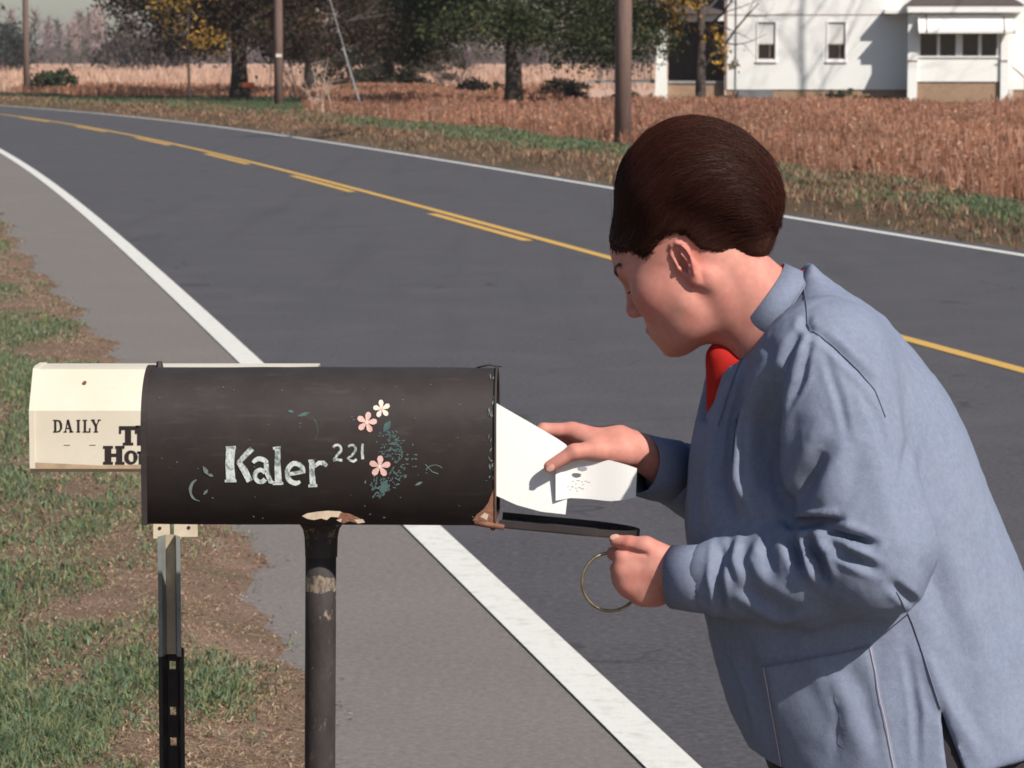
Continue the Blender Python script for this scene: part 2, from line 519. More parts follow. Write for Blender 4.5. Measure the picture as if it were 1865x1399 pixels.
def far_grass():
    n = 90000
    Z = 24 + 105 * rng.random(n) ** 1.5
    e = np.array([far_edge(z) for z in Z]); W = np.maximum(np.array([float(crop_edge(z)) for z in Z]) - e, 1.2)
    k = rng.random(n) * 1.05
    s = k * W; x = e + s
    P = np.stack([x * 0.45, Z * 0.2, np.zeros(n)], 1)
    n1 = vnoise(P, 9) + 0.5 * vnoise(P * 3.1, 10)
    keep = rng.random(n) < np.clip((s - 0.15) / 0.9, 0.1, 1)
    x, Z, s, W, n1, k = (q[keep] for q in (x, Z, s, W, n1, k))
    isg = rng.random(len(x)) < np.clip(0.36 + 0.55 * n1 + 0.35 * (k > 0.35) - 0.45 * (k < 0.25) + 0.25 * (Z > 88) + 0.5 * ((k > 0.4) & (Z > 52) & (Z < 72)), 0, 1)
    h = np.where(isg, rng.uniform(0.04, 0.11, len(x)), rng.uniform(0.04, 0.14, len(x)))
    tint = np.where(isg[:, None], GREEN[rng.integers(0, 4, len(x))] * 1.15, DRY[rng.integers(0, 4, len(x))] * [0.8, 0.7, 0.66]) * rng.uniform(0.8, 1.3, (len(x), 1))
    wd = rng.uniform(0.012, 0.022, len(x)) * (0.6 + Z / 70)
    base = np.stack([x, Z, [far_h(a, b, c) - 0.01 for a, b, c in zip(s, W, Z)]], 1)
    blades('verge_grass', base, h, wd, rng.uniform(0.01, 0.1, len(x)), tint, M['blade'], 'rough grass and dry weeds on the bank across the road')
far_grass()

BROWN = np.array([[0.40, 0.195, 0.122], [0.36, 0.165, 0.10], [0.44, 0.235, 0.155], [0.31, 0.138, 0.088], [0.48, 0.29, 0.205]])
def in_yard(x, y): return (y > 104) & (x > 1.8) & (y < 172)
def in_lawn(x, y):
    px = x / y * FPX + PW / 2
    return (px > 225) & (px < 556) & (y < 122)
def crop():
    n = 240000
    Y = 36 + 112 * rng.random(n) ** 1.25
    px = rng.uniform(-350, 2250, n)
    x = (px - PW / 2) / FPX * Y
    e = np.array([float(crop_edge(z)) for z in Y])
    e = e + 0.35 * np.sin(Y * 1.3) + rng.normal(0, 0.25, n)
    keep = (x > e) & ~in_yard(x, Y) & ~in_lawn(x, Y) & (rng.random(n) < np.clip(0.4 + Y / 150, 0, 1))
    x, Y, e, px = x[keep], Y[keep], e[keep], px[keep]
    n = len(x)
    x = np.round(x / 0.42) * 0.42 * 0.55 + x * 0.45
    pn = vnoise(np.stack([x * 0.5, Y * 0.22, np.zeros(n)], 1), 21)
    tall = (px < 480) & (Y > 100) & (Y < 150)
    h = rng.uniform(0.42, 0.74, n) * (1 + 0.22 * pn) 
    zb = np.full(n, FIELD_Z - 0.02)
    base = np.stack([x, Y, zb], 1)
    tint = BROWN[rng.integers(0, 5, n)] * rng.uniform(0.75, 1.25, (n, 1)) * (1 + 0.2 * pn[:, None])
    V = []; F = []; C = []
    # stem
    a = rng.uniform(0, 6.28, n); lean = rng.normal(0, 0.08, (n, 2))
    wv = (0.012 + Y * 0.00016)
    sd = np.stack([np.cos(a) * 0.3 + 0.7, np.sin(a) * 0.3, np.zeros(n)], 1) * wv[:, None]
    tp = base + np.concatenate([lean, h[:, None]], 1)
    V.append(np.stack([base - sd, base + sd, tp + sd * 0.5, tp - sd * 0.5], 1).reshape(-1, 3)); C.append(np.repeat(tint * 0.8, 4, 0))
    # dried leaves and pods up the stem
    for q in range(5):
        f = rng.uniform(0.25, 1.0, n)[:, None]
        c = base * (1 - f) + tp * f
        r = (0.019 + Y * 0.00022) * rng.uniform(0.6, 1.5, n)
        a = rng.uniform(0, 6.28, n); el = rng.uniform(-0.9, 0.9, n)
        d = np.stack([np.cos(a) * np.cos(el), np.sin(a) * np.cos(el), np.sin(el)], 1) * r[:, None]
        up = np.stack([-np.sin(a) * 0.4, np.cos(a) * 0.4, rng.uniform(0.5, 1.2, n)], 1) * (r * 0.45)[:, None]
        c = c + d * 0.8
        V.append(np.stack([c - d, c + up, c + d, c - up], 1).reshape(-1, 3))
        C.append(np.repeat(tint * rng.uniform(0.7, 1.35, (n, 1)), 4, 0))
    V = np.concatenate(V); C = np.concatenate(C)
    stuff(mesh_np('dry_crop', V, np.arange(len(V)).reshape(-1, 4), M['blade'], col=C), 'rust brown dried crop filling the field across the road')
crop()

def stubble_stalks():
    n = 26000
    Y = 144 + 340 * rng.random(n) ** 2
    x = rng.uniform(-0.17, 0.17, n) * Y
    keep = ~((x > 3.5) & (Y < 176)); x, Y = x[keep], Y[keep]; n = len(x)
    h = rng.uniform(0.25, 0.8, n); wv = 0.03 + 0.0002 * Y
    tint = np.array([[0.60, 0.41, 0.31], [0.54, 0.35, 0.255], [0.46, 0.28, 0.2]])[rng.integers(0, 3, n)] * rng.uniform(0.8, 1.15, (n, 1))
    blades('stubble_stalks', np.stack([x, Y, np.full(n, FIELD_Z)], 1), h, wv, rng.uniform(0.02, 0.2, n), tint, M['blade'], 'pale tan stubble of the far field')
stubble_stalks()

def lawn_grass():
    n = 22000
    Y = rng.uniform(96, 122, n); px = rng.uniform(215, 565, n)
    x = (px - PW / 2) / FPX * Y
    e = np.array([float(crop_edge(z)) for z in Y]); k = x > e - 0.8; x, Y = x[k], Y[k]
    n1 = rng.uniform(100, 128, 16000); x1 = rng.uniform(1.6, 22, 16000)
    k = n1 > 103.5
    x = np.concatenate([x, x1[k]]); Y = np.concatenate([Y, n1[k]]); n = len(x)
    tint = GREEN[rng.integers(0, 4, n)] * rng.uniform(0.7, 1.3, (n, 1))
    blades('lawn_grass', np.stack([x, Y, np.where(x < 0, -0.04, FIELD_Z)], 1), rng.uniform(0.12, 0.3, n), np.full(n, 0.045), rng.uniform(0.02, 0.12, n), tint, M['blade'], 'green grass round the roadside trees and the white house')
struct(sheet('lawn', -17, -6.6, 97, 124, -0.03, M['lawn_soil'], 2))
lawn_grass()
# ------------------------------------------------------------------ trees, shrubs and the far wood
def perp(d):
    a = Vector((0, 0, 1)) if abs(d.z) < 0.9 else Vector((1, 0, 0))
    a = (a - d * a.dot(d)).normalized()
    return a, d.cross(a)

class Tree:
    """trunk, limbs and twigs as tapered tubes; leaves as small faces round the twig ends"""
    def __init__(s, seed): s.r = random.Random(seed); s.mb = MB(); s.tips = []
    def limb(s, p, d, L, r, lev, maxlev, spread=0.8, droop=0.0, kids=4, sides=6):
        R = s.r; n = 5; pts = [p.copy()]; rad = [r]; q = p.copy(); dd = d.normalized()
        for i in range(n):
            dd = (dd + Vector((R.gauss(0, .14), R.gauss(0, .14), R.gauss(0, .10) - droop * 0.12))).normalized()
            q = q + dd * (L / n); pts.append(q.copy()); rad.append(max(r * (1 - 0.75 * (i + 1) / n), 0.004))
        s.mb.tube(pts, rad, max(3, sides - lev), cap=False)
        if lev >= maxlev:
            s.tips += pts[2:]
            return
        for k in range(kids):
            i = 1 + int((k + R.random()) / kids * (n - 1)) if n > 1 else 1
            i = min(i, n)
            a, b = perp(dd); th = R.uniform(0, 6.28)
            nd = (dd * (1 - spread * 0.55) + (a * math.cos(th) + b * math.sin(th)) * spread).normalized()
            s.limb(pts[i], nd, L * R.uniform(0.45, 0.72), max(rad[i] * 0.55, 0.004), lev + 1, maxlev, spread, droop, max(2, kids - 1), sides)
        s.tips.append(pts[-1])

def leaves_mesh(name, tips, per, spread, size, tints, parent, seed, flat=0.6, mat=None):
    g = np.random.default_rng(seed)
    T0 = np.repeat(np.array([tuple(t) for t in tips]), per, 0); n = len(T0)
    c = T0 + g.normal(0, 1, (n, 3)) * [spread, spread, spread * flat]
    clump = np.repeat(g.uniform(0.65, 1.3, len(tips)), per)[:, None]
    a = g.normal(0, 1, (n, 3)); a /= np.linalg.norm(a, axis=1)[:, None]
    b = g.normal(0, 1, (n, 3)); b -= a * (a * b).sum(1)[:, None]; b /= np.linalg.norm(b, axis=1)[:, None]
    s = size * g.uniform(0.6, 1.4, n)[:, None]
    V = np.stack([c - a * s, c + b * s * 0.55, c + a * s, c - b * s * 0.55], 1).reshape(-1, 3)
    tn = np.array(tints)[g.integers(0, len(tints), n)] * clump * g.uniform(0.75, 1.25, (n, 1))
    return mesh_np(name, V, np.arange(n * 4).reshape(-1, 4), mat or M['leaf'], parent, col=np.repeat(tn, 4, 0))

t = NT('bark_grey')
f = t.noise(6, 6, 0.7, t.co((3, 3, 0.8)))
t.base(t.ramp(f, [(0.3, (0.035, 0.026, 0.022)), (0.6, (0.085, 0.065, 0.055)), (0.8, (0.15, 0.12, 0.10))])).set(Roughness=0.95).bump(f, 0.8, 0.04)
M['bark'] = t.m
M['bark_purple'] = plain('bark_purple', (0.12, 0.085, 0.085), 0.9, var=0.3)

def build_tree(name, label, cat, base, height, trunk_r, first, nlimb, limb_len, seed, tints=None, per=10, lspread=0.3, lsize=0.11,
               droop=0.5, maxlev=3, spread=0.85, kids=4, bark=None, lean=(0, 0), group=None, upness=0.35, minz=None, leaf_x=None):
    t = thing(name, label, cat, tuple(base), group=group)
    tr = Tree(seed); R = tr.r
    pts = []; rad = []; n = 9
    for i in range(n + 1):
        f = i / n
        pts.append(Vector((lean[0] * f * height + R.gauss(0, 0.04) * f * 2, lean[1] * f * height + R.gauss(0, .04) * f * 2, -0.3 + f * height)))
        rad.append(trunk_r * (1.35 if i == 0 else 1.0) * (1 - 0.72 * f))
    tk = MB(); tk.tube(pts, rad, 10)
    for k in range(nlimb):
        f = first + (0.97 - first) * (k / max(1, nlimb - 1)) ** 0.9
        x = f * n; i = min(int(x), n - 1); p = pts[i].lerp(pts[i + 1], x - i)
        th = k * 2.4 + R.uniform(-0.5, 0.5)
        up = upness + 0.5 * (f - first)
        d = Vector((math.cos(th), math.sin(th), up))
        L = limb_len * (1.0 - 0.55 * max(0, (f - 0.35)) / 0.65) * R.uniform(0.8, 1.15)
        tr.limb(p, d, L, trunk_r * 0.42 * (1 - 0.6 * f), 1, maxlev, spread, droop, kids)
    tk.build('trunk', bark or M['bark'], t, smooth=True)
    tr.mb.build('branches', bark or M['bark'], t, smooth=True)['kind'] = 'stuff'
    if tints is not None:
        tips = tr.tips if minz is None else [q for q in tr.tips if q.z > minz]
        if leaf_x is not None: tips = [q for q in tips if q.x < leaf_x]
        fo = leaves_mesh('crown', [q for q in tips if q.z < 5.2] + [q for q in tips if q.z >= 5.2][::6], per, lspread, lsize, tints, t, seed)
    return t

DKBROWN = [(0.058, 0.032, 0.020), (0.040, 0.026, 0.018), (0.085, 0.048, 0.026), (0.034, 0.034, 0.018)]
DKGREEN = [(0.028, 0.042, 0.014), (0.042, 0.058, 0.018), (0.020, 0.032, 0.013), (0.066, 0.070, 0.022)]
PINE = [(0.038, 0.045, 0.024), (0.055, 0.058, 0.032), (0.028, 0.036, 0.022), (0.075, 0.066, 0.04)]
YELLOW = [(0.46, 0.26, 0.045), (0.34, 0.18, 0.035), (0.20, 0.13, 0.035), (0.52, 0.33, 0.07)]

def at_ground(px, Y, z=FIELD_Z):
    p = T(px, 200, Y); return (p[0], Y, z)

TG = 'trees lining the far side of the road'
build_tree('shade_tree', 'big thick-trunked brown-leaved tree behind the orange box on the grass', 'tree', at_ground(436, 117, -0.03), 13, 0.31, 0.22, 15, 4.3, 11,
           DKBROWN, 120, 0.44, 0.078, droop=1.1, group=TG, minz=1.75)
build_tree('shade_tree', 'dark brown-leaved tree with narrower trunk just right of the tagged utility pole', 'tree', at_ground(566, 128), 13, 0.27, 0.23, 14, 5.6, 12,
           DKBROWN, 120, 0.44, 0.078, droop=1.1, group=TG, minz=2.05)
build_tree('oak_tree', 'tall thick-trunked tree with dark green leaves left of the house porch', 'tree', at_ground(936, 103), 13, 0.29, 0.20, 16, 3.6, 14,
           DKGREEN, 150, 0.42, 0.065, droop=1.1, group=TG, minz=1.75)
def pine(name, label, base, height, seed):
    t = thing(name, label, 'tree', base, group=TG)
    R = random.Random(seed); mb = MB(); tips = []
    mb.tube([(0, 0, -0.2), (0.1, 0, height * 0.5), (0, 0, height)], [0.28, 0.18, 0.03], 9)
    br = MB()
    for k in range(64):
        z = 0.7 + (height - 1.2) * (k / 63.0) ** 1.15
        L = (4.1 * (1 - z / height) + 0.4) * R.uniform(0.65, 1.1) * (0.62 if z < 1.4 else 1.0)
        th = k * 2.4 + R.uniform(-0.4, 0.4)
        pts = []
        for i in range(6):
            f = i / 5
            pts.append((math.cos(th) * L * f, math.sin(th) * L * f, z + 0.25 * L * f * (0.25 - f) * 1.2 + R.gauss(0, 0.05)))
        br.tube(pts, [0.05, 0.04, 0.03, 0.022, 0.015, 0.008], 4, cap=False)
        for i in range(1, 6):
            for _ in range(4 if i > 1 else 2):
                p = Vector(pts[i]); tips.append(p + Vector((R.gauss(0, .3), R.gauss(0, .3), R.gauss(-0.08, .12))))
    mb.build('trunk', M['bark'], t, smooth=True); br.build('branches', M['bark'], t, smooth=True)
    leaves_mesh('needles', [q for q in tips if q.z < 5.5] + [q for q in tips if q.z >= 5.5][::4], 46, 0.22, 0.075, PINE, t, seed, flat=0.45)
    return t
pine('pine_tree', 'dark evergreen with limbs drooping to the field, between the bare shrub and the guy wire', at_ground(706, 152), 11.5, 15)
build_tree('yellow_tree', 'small tree with ochre leaves and bare twigs in front of the white house corner', 'tree', (T(1276, 100, 103)[0], 103, FIELD_Z), 6.2, 0.19, 0.30, 10, 3.3, 17,
           YELLOW, 15, 0.24, 0.08, droop=-0.2, group=None, upness=0.75, spread=0.8, leaf_x=0.75)
build_tree('yellow_tree', 'thin tree with sparse yellow leaves on the grass left of the thick-trunked tree', 'tree', at_ground(345, 111, -0.04), 8.5, 0.05, 0.25, 10, 1.15, 18,
           YELLOW, 16, 0.32, 0.07, droop=0.2, upness=0.6, maxlev=2)
build_tree('dark_tree', 'dark brown-leaved tree behind the right end of the house', 'tree', (T(1890, 100, 128)[0], 128, FIELD_Z), 9, 0.25, 0.16, 12, 3.4, 19,
           DKBROWN + DKGREEN, 10, 0.38, 0.12, droop=0.9)
# a leafless tree in the yard, just outside the frame, whose twigs shade the wall of the house
build_tree('bare_tree', 'leafless tree in the yard to the right of the white house', 'tree', (19.0, 99.5, FIELD_Z), 17, 0.15, 0.45, 15, 5.0, 23,
           None, droop=-0.1, upness=0.6, spread=0.9, maxlev=3, kids=4, bark=M['bark_purple'])

def vase_shrub(label, base, hgt, n, seed, tints=None, group=None, name='bare_shrub', cat='shrub', r=0.035, spread=0.5):
    t = thing(name, label, cat, base, group=group); tr = Tree(seed); R = tr.r
    for k in range(n):
        th = k * 2.4 + R.random(); d = Vector((math.cos(th) * spread, math.sin(th) * spread, 1))
        tr.limb(Vector((0, 0, -0.05)), d, hgt * R.uniform(0.75, 1.1), r, 1, 3, 0.5, -0.2, 4)
    tr.mb.build('stems', M['bark_purple'], t, smooth=True)
    if tints: leaves_mesh('foliage', tr.tips, 8, 0.12, 0.07, tints, t, seed)
    return t
vase_shrub('leafless vase-shaped shrub between the drooping evergreen and the dark green tree', at_ground(825, 138), 3.2, 7, 31)
vase_shrub('leafless brown shrub at the foot of the tagged utility pole', at_ground(541, 112, -0.05), 2.4, 5, 32)
def dense_bush(label, base, rx, rz, tints, seed, name='bush', group=None):
    t = thing(name, label, 'bush', base, group=group); g = np.random.default_rng(seed); tr = Tree(seed); tips = []
    for k in range(9):
        th = k * 2.4; d = Vector((math.cos(th) * 0.6 * rx, math.sin(th) * 0.6 * rx, rz * 0.8))
        tr.mb.tube([(0, 0, 0), tuple(d * 0.5), tuple(d)], [0.04, 0.025, 0.01], 4, cap=False)
    for k in range(150):
        v = g.normal(0, 1, 3); v /= np.linalg.norm(v); v *= g.random() ** 0.3
        lump = 1 + 0.25 * math.sin(v[0] * 5 + seed) + 0.15 * math.sin(v[2] * 7)
        tips.append((v[0] * rx * lump, v[1] * rx * lump, rz * (0.5 + 0.5 * v[2] * lump)))
    tr.mb.build('stems', M['bark'], t)
    leaves_mesh('foliage', tips, 16, 0.1, 0.075, tints, t, seed)
    return t
dense_bush('rounded dark shrub just left of the trunk of the dark green tree', at_ground(868, 126, -0.2), 0.75, 0.95, [(0.028, 0.022, 0.016), (0.02, 0.018, 0.014), (0.05, 0.035, 0.02)], 41)
dense_bush('rounded dark shrub between the dark green tree and the house porch', at_ground(1028, 122, -0.2), 0.75, 1.0, [(0.026, 0.022, 0.015), (0.018, 0.018, 0.013), (0.045, 0.032, 0.02)], 42)
dense_bush('small green bush beside the farthest utility pole', at_ground(98, 141, -0.1), 0.95, 1.15, [(0.035, 0.06, 0.03), (0.05, 0.075, 0.035), (0.025, 0.042, 0.024)], 43, name='green_bush')
dense_bush('green bush in front of the far wood at the left edge', at_ground(132, 420), 3.0, 4.6, [(0.05, 0.075, 0.04), (0.035, 0.055, 0.03)], 44, name='green_bush')
for k, (px, wd, ht, lb) in enumerate([(1132, 0.7, 0.75, 'low green shrub at the foot of the porch railing'), (1185, 0.6, 0.55, 'low green shrub at the foot of the white porch column'),
                                      (1330, 0.6, 0.6, 'low green shrub under the corner of the white house'), (1545, 1.15, 0.75, 'low dark green hedge along the house foundation')]):
    dense_bush(lb, (T(px, 170, 107.2)[0], 107.2, FIELD_Z), wd, ht, [(0.04, 0.055, 0.026), (0.055, 0.066, 0.03), (0.028, 0.04, 0.022)], 50 + k, name='foundation_shrub', group='low shrubs round the house')

# pale dead weeds at the end of the crop field
def weeds(px, Y, n, h, seed, label):
    t = thing('dead_weed', label, 'weed', at_ground(px, Y, -0.1)); R = random.Random(seed); mb = MB()
    for k in range(n):
        th = R.uniform(0, 6.28); L = h * R.uniform(0.5, 1.1); b = R.uniform(0.15, 0.55)
        pts = [(R.gauss(0, .2), R.gauss(0, .2), 0)]
        for i in range(1, 6): pts.append((pts[0][0] + math.cos(th) * b * L * (i / 5) ** 2, pts[0][1] + math.sin(th) * b * L * (i / 5) ** 2, L * (i / 5) * (1 - 0.25 * b * i / 5)))
        mb.tube(pts, [0.014, 0.012, 0.011, 0.009, 0.007, 0.004], 4)
        for i in range(4):
            q = Vector(pts[3 + i % 3]); d = Vector((R.gauss(0, .2), R.gauss(0, .2), R.uniform(0.05, .25)))
            mb.tube([q, q + d], [0.007, 0.003], 3)
    mb.build('stalks', plain('dead_weed_straw', (0.46, 0.34, 0.27), 0.9), t)
weeds(586, 88, 9, 1.7, 5, 'pale dead weed stalks at the left end of the brown crop')

# the far wood reads as one lavender mass of bare twigs
def far_wood():
    g = np.random.default_rng(99); V = []; F = []; C = []
    def tri(p, d, L, wv, col):
        q = p + d * L
        a = np.cross(d, [0, 1, 0.05]); a /= np.linalg.norm(a) + 1e-9
        b = len(V); V.extend([p - a * wv, p + a * wv, q]); F.append((b, b + 1, b + 2)); C.extend([col] * 3)
    pal = np.array([(0.29, 0.205, 0.205), (0.22, 0.155, 0.16), (0.33, 0.235, 0.21), (0.17, 0.13, 0.12), (0.25, 0.20, 0.15)])
    for k in range(320):
        Y = 640 + 110 * g.random(); x = g.uniform(-0.26, 0.26) * Y; px = x / Y * FPX + PW / 2
        lo = 0.8 if 60 < px < 170 or 290 < px < 400 else 1.0
        h = g.uniform(9, 15) * lo * (1.15 if px > 500 else 1.0); col = pal[g.integers(0, 5)] * g.uniform(0.8, 1.25)
        p = np.array([x, Y, FIELD_Z]); tri(p, np.array([0, 0, 1.0]), h, 0.22, col * 0.7)
        for j in range(135):
            f = g.uniform(0.08, 1.0) ** 0.8
            th = g.uniform(0, 6.28); up = g.uniform(0.35, 1.5)
            d = np.array([math.cos(th), math.sin(th), up]); d /= np.linalg.norm(d)
            rr = (1 - f) * h * 0.22 * g.random()
            q = p + np.array([math.cos(th) * rr, math.sin(th) * rr, h * f * 0.85])
            tri(q, d, h * g.uniform(0.07, 0.22), g.uniform(0.05, 0.14), col * g.uniform(0.75, 1.2))
    # undergrowth along its foot
    for j in range(5200):
        Y = g.uniform(628, 650); x = g.uniform(-0.2, 0.2) * Y
        tri(np.array([x, Y, FIELD_Z]), np.array([g.normal(0, .35), 0, 1.0]) / 1.1, g.uniform(1.2, 4.2), g.uniform(0.15, 0.5), np.array((0.10, 0.075, 0.07)) * g.uniform(0.7, 1.4))
    stuff(mesh_np('far_wood', V, F, M['twig'], col=np.array(C)), 'bare lavender grey wood along the far edge of the tan field')
far_wood()
def thicket(label, px0, px1, Y, h, seed, tints):
    t = thing('thicket', label, 'thicket', at_ground((px0 + px1) / 2, Y)); g = np.random.default_rng(seed)
    wd = (px1 - px0) / FPX * Y; tr = Tree(seed); tips = []
    for k in range(34):
        x = g.uniform(-.5, .5) * wd; hh = h * (1 - 1.6 * (x / wd) ** 2) * g.uniform(0.7, 1.1); y = g.normal(0, 2)
        tr.limb(Vector((x, y, -0.2)), Vector((g.normal(0, .25), g.normal(0, .25), 1)), hh, 0.09, 1, 2, 0.7, 0, 5)
    tr.mb.build('stems', M['bark_purple'], t)['kind'] = 'stuff'
    leaves_mesh('twigs', tr.tips, 5, 0.6, 0.28, tints, t, seed)
thicket('dark grey-brown thicket in front of the far wood', 180, 330, 400, 5.2, 61, [(0.085, 0.07, 0.062), (0.06, 0.05, 0.046), (0.11, 0.085, 0.07)])
thicket('dark green-grey thicket at the left edge in front of the far wood', -40, 24, 380, 5.2, 62, [(0.045, 0.055, 0.045), (0.035, 0.04, 0.036)])
thicket('brown thicket behind the drooping evergreen and the bare shrub', 690, 1010, 460, 7.0, 63, [(0.11, 0.08, 0.07), (0.085, 0.062, 0.056), (0.13, 0.09, 0.075)])

# ------------------------------------------------------------------ utility poles
t = NT('pole_wood')
f = t.noise(5, 6, 0.7, t.co((9, 9, 0.35)))
t.base(t.ramp(f, [(0.3, (0.105, 0.066, 0.056)), (0.55, (0.175, 0.112, 0.094)), (0.8, (0.25, 0.17, 0.145))])).set(Roughness=0.9).bump(f, 0.5, 0.01)
M['pole'] = t.m
M['glass_insulator'] = plain('insulator_glaze', (0.22, 0.26, 0.24), 0.25)
M['galv'] = plain('galvanised_steel', (0.33, 0.33, 0.33), 0.45, 0.6)
def utility_pole(px, Y, label, r=0.155, hgt=9.6, lean=0.0, z=0.0):
    p = T(px, 200, Y); t = thing('utility_pole', label, 'utility pole', (p[0], Y, z), group='utility poles along the far side of the road')
    t.rotation_euler = (0, lean, 0.12)
    mb = MB(); mb.tube([(0, 0, -0.4), (0, 0, 2.5), (0, 0, 6), (0, 0, hgt)], [r * 1.05, r, r * 0.87, r * 0.72], 16); mb.build('pole_shaft', M['pole'], t, smooth=True)
    mb = MB(); mb.box((-1.2, -r - 0.09, hgt - 0.75), (1.2, -r + 0.03, hgt - 0.63), 0.01); mb.build('crossarm', M['pole'], t)
    for x in (-1.1, -0.45, 0.45, 1.1):
        mb = MB(); mb.tube([(x, -r - 0.03, hgt - 0.63), (x, -r - 0.03, hgt - 0.56), (x, -r - 0.03, hgt - 0.5), (x, -r - 0.03, hgt - 0.45)], [0.02, 0.055, 0.05, 0.03], 8)
        mb.build('insulator', M['glass_insulator'], t, smooth=True)
    return t
utility_pole(1134, 61.5, 'nearest brown wooden utility pole, behind the person and beside the field', 0.155, lean=0.006)
p2 = utility_pole(508, 103, 'wooden utility pole with a small pale tag, between two brown-leaved trees', 0.14)
mb = MB(); mb.box((-0.09, -0.165, 1.62), (0.09, -0.15, 1.72)); mb.build('tag_plate', plain('pale_tag', (0.6, 0.58, 0.5)), p2)
utility_pole(49, 140, 'farthest wooden utility pole, at the left edge beside the green bush', 0.13)
mb = MB(); a = T(664, 172, 100); b = T(508, 97, 103); mb.tube([(a[0], 100, 0.0 - 0.25), (b[0] + 0.1, 103, 8.6)], 0.016, 6)
mb.tube([(a[0], 100, -0.25), (a[0] + (b[0] - a[0]) * 0.24, 100.7, 1.9)], 0.03, 6)
gw = mb.build('guy_wire', M['galv'], None); tag(gw, 'thin grey slanted guy wire running from the tagged utility pole to the field', 'guy wire')

# orange box on a post by the thick tree
ob = thing('roadside_box', 'small orange-red box on a dark post in front of the thick tree trunk', 'mailbox', (T(453, 155, 113)[0], 113, -0.04))
zc = T(453, 155, 113)[2] + 0.04
mb = MB(); mb.box((-0.22, -0.1, zc - 0.1), (0.2, 0.1, zc + 0.09), 0.03); mb.build('box_body', plain('orange_red_paint', (0.62, 0.125, 0.06), 0.5), ob)
mb = MB(); mb.box((0.2, -0.09, zc - 0.09), (0.30, 0.09, zc - 0.05)); mb.build('box_door', plain('dark_red_paint', (0.22, 0.05, 0.04), 0.5), ob)
mb = MB(); mb.box((-0.05, -0.05, -0.3), (0.05, 0.05, zc - 0.1)); mb.build('post', M['bark'], ob)

# ------------------------------------------------------------------ the white farmhouse
t = NT('white_siding')
z = t.sep(t.co())[2]
lap = t.math('FRACT', t.math('MULTIPLY', z, 8.0))
f = t.noise(1.6, 5, 0.6); g = t.noise(9, 4, 0.7, t.co((1, 1, 0.15)))
c = t.mix(t.ramp(f, [(0.45, 0.0), (0.8, 0.25)]), (0.81, 0.81, 0.805), (0.70, 0.69, 0.66))
c = t.mix(t.ramp(g, [(0.6, 0.0), (0.8, 0.2)]), c, (0.60, 0.58, 0.53))
t.base(c).set(Roughness=0.6).bump(lap, 0.35, 0.012)
M['siding'] = t.m
M['trim'] = plain('white_trim', (0.82, 0.815, 0.80), 0.55, var=0.05)
M['grey_trim'] = plain('grey_wood_trim', (0.24, 0.17, 0.16), 0.7)
M['roof'] = plain('dark_shingle', (0.085, 0.065, 0.062), 0.9, var=0.3, scale=20)
M['porch_shade'] = plain('porch_shade_brown', (0.10, 0.072, 0.068), 0.8, var=0.2)  # the wall's shade under the porch roof is put into this brown
M['shade'] = plain('window_shade', (0.66, 0.66, 0.64), 0.8, var=0.05)
M['deck'] = plain('porch_deck', (0.30, 0.29, 0.29), 0.8)
tt = NT('window_glass'); tt.base((0.022, 0.018, 0.018)); tt.set(Roughness=0.06, Specular_IOR_Level=0.5); M['glass'] = tt.m
t = NT('foundation_block')
br = t.n.new('ShaderNodeTexBrick'); t.l.new(t.co((1, 1, 1)), br.inputs['Vector'])
f = t.noise(9, 5, 0.7)
t.base(t.ramp(f, [(0.3, (0.27, 0.17, 0.115)), (0.7, (0.38, 0.25, 0.17))])).set(Roughness=0.95).bump(f, 0.4, 0.02)
M['foundation'] = t.m

HY = 110.0; HS = FPX / HY
HX0 = T(1322, 100, HY)[0]
house = thing('farmhouse', 'white sided farmhouse with two sash windows, a glazed sun porch and a dark open porch', 'house', (HX0, HY, FIELD_Z), math.radians(-4))
def u(px): return (px - 1322) / HS
def zz(py): return T(1322, py, HY)[2] - FIELD_Z
U1 = u(1660)
# main wall with two real window openings
def wall_with_holes(name, x0, x1, z0, z1, holes, y, th, mat, parent):
    xs = sorted({x0, x1} | {h[0] for h in holes} | {h[1] for h in holes}); zs = sorted({z0, z1} | {h[2] for h in holes} | {h[3] for h in holes})
    mb = MB()
    V = {}; 
    def inside(a, b): return any(h[0] < a < h[1] and h[2] < b < h[3] for h in holes)
    for i in range(len(xs) - 1):
        for j in range(len(zs) - 1):
            if not inside((xs[i] + xs[i + 1]) / 2, (zs[j] + zs[j + 1]) / 2):
                mb.add([(xs[i], y, zs[j]), (xs[i + 1], y, zs[j]), (xs[i + 1], y, zs[j + 1]), (xs[i], y, zs[j + 1])], [(0, 1, 2, 3)])
    for h in holes:
        a, b, c, d = h
        mb.add([(a, y, c), (b, y, c), (b, y, d), (a, y, d), (a, y + th, c), (b, y + th, c), (b, y + th, d), (a, y + th, d)], [(0, 4, 5, 1), (1, 5, 6, 2), (2, 6, 7, 3), (3, 7, 4, 0)])
    return mb.build(name, mat, parent)
wz0, wz1 = zz(108), zz(41)
wins = [(u(1380), u(1411), wz0, wz1), (u(1506), u(1537), wz0, wz1)]
ZF = zz(163)
wall_with_holes('wall', 0, u(1900), ZF, 5.6, wins, 0, 0.14, M['siding'], house)
mb = MB(); mb.box((0, 0.15, ZF), (u(1900), 0.3, 5.6)); mb.box((0, 0.02, ZF), (0.14, 7.5, 5.6)); mb.box((0.2, 7.4, ZF), (u(1900), 7.5, 5.6)); mb.box((u(1900) - .1, .32, ZF), (u(1900), 7.3, 5.6))
iw = mb.build('inner_wall', M['siding'], house)
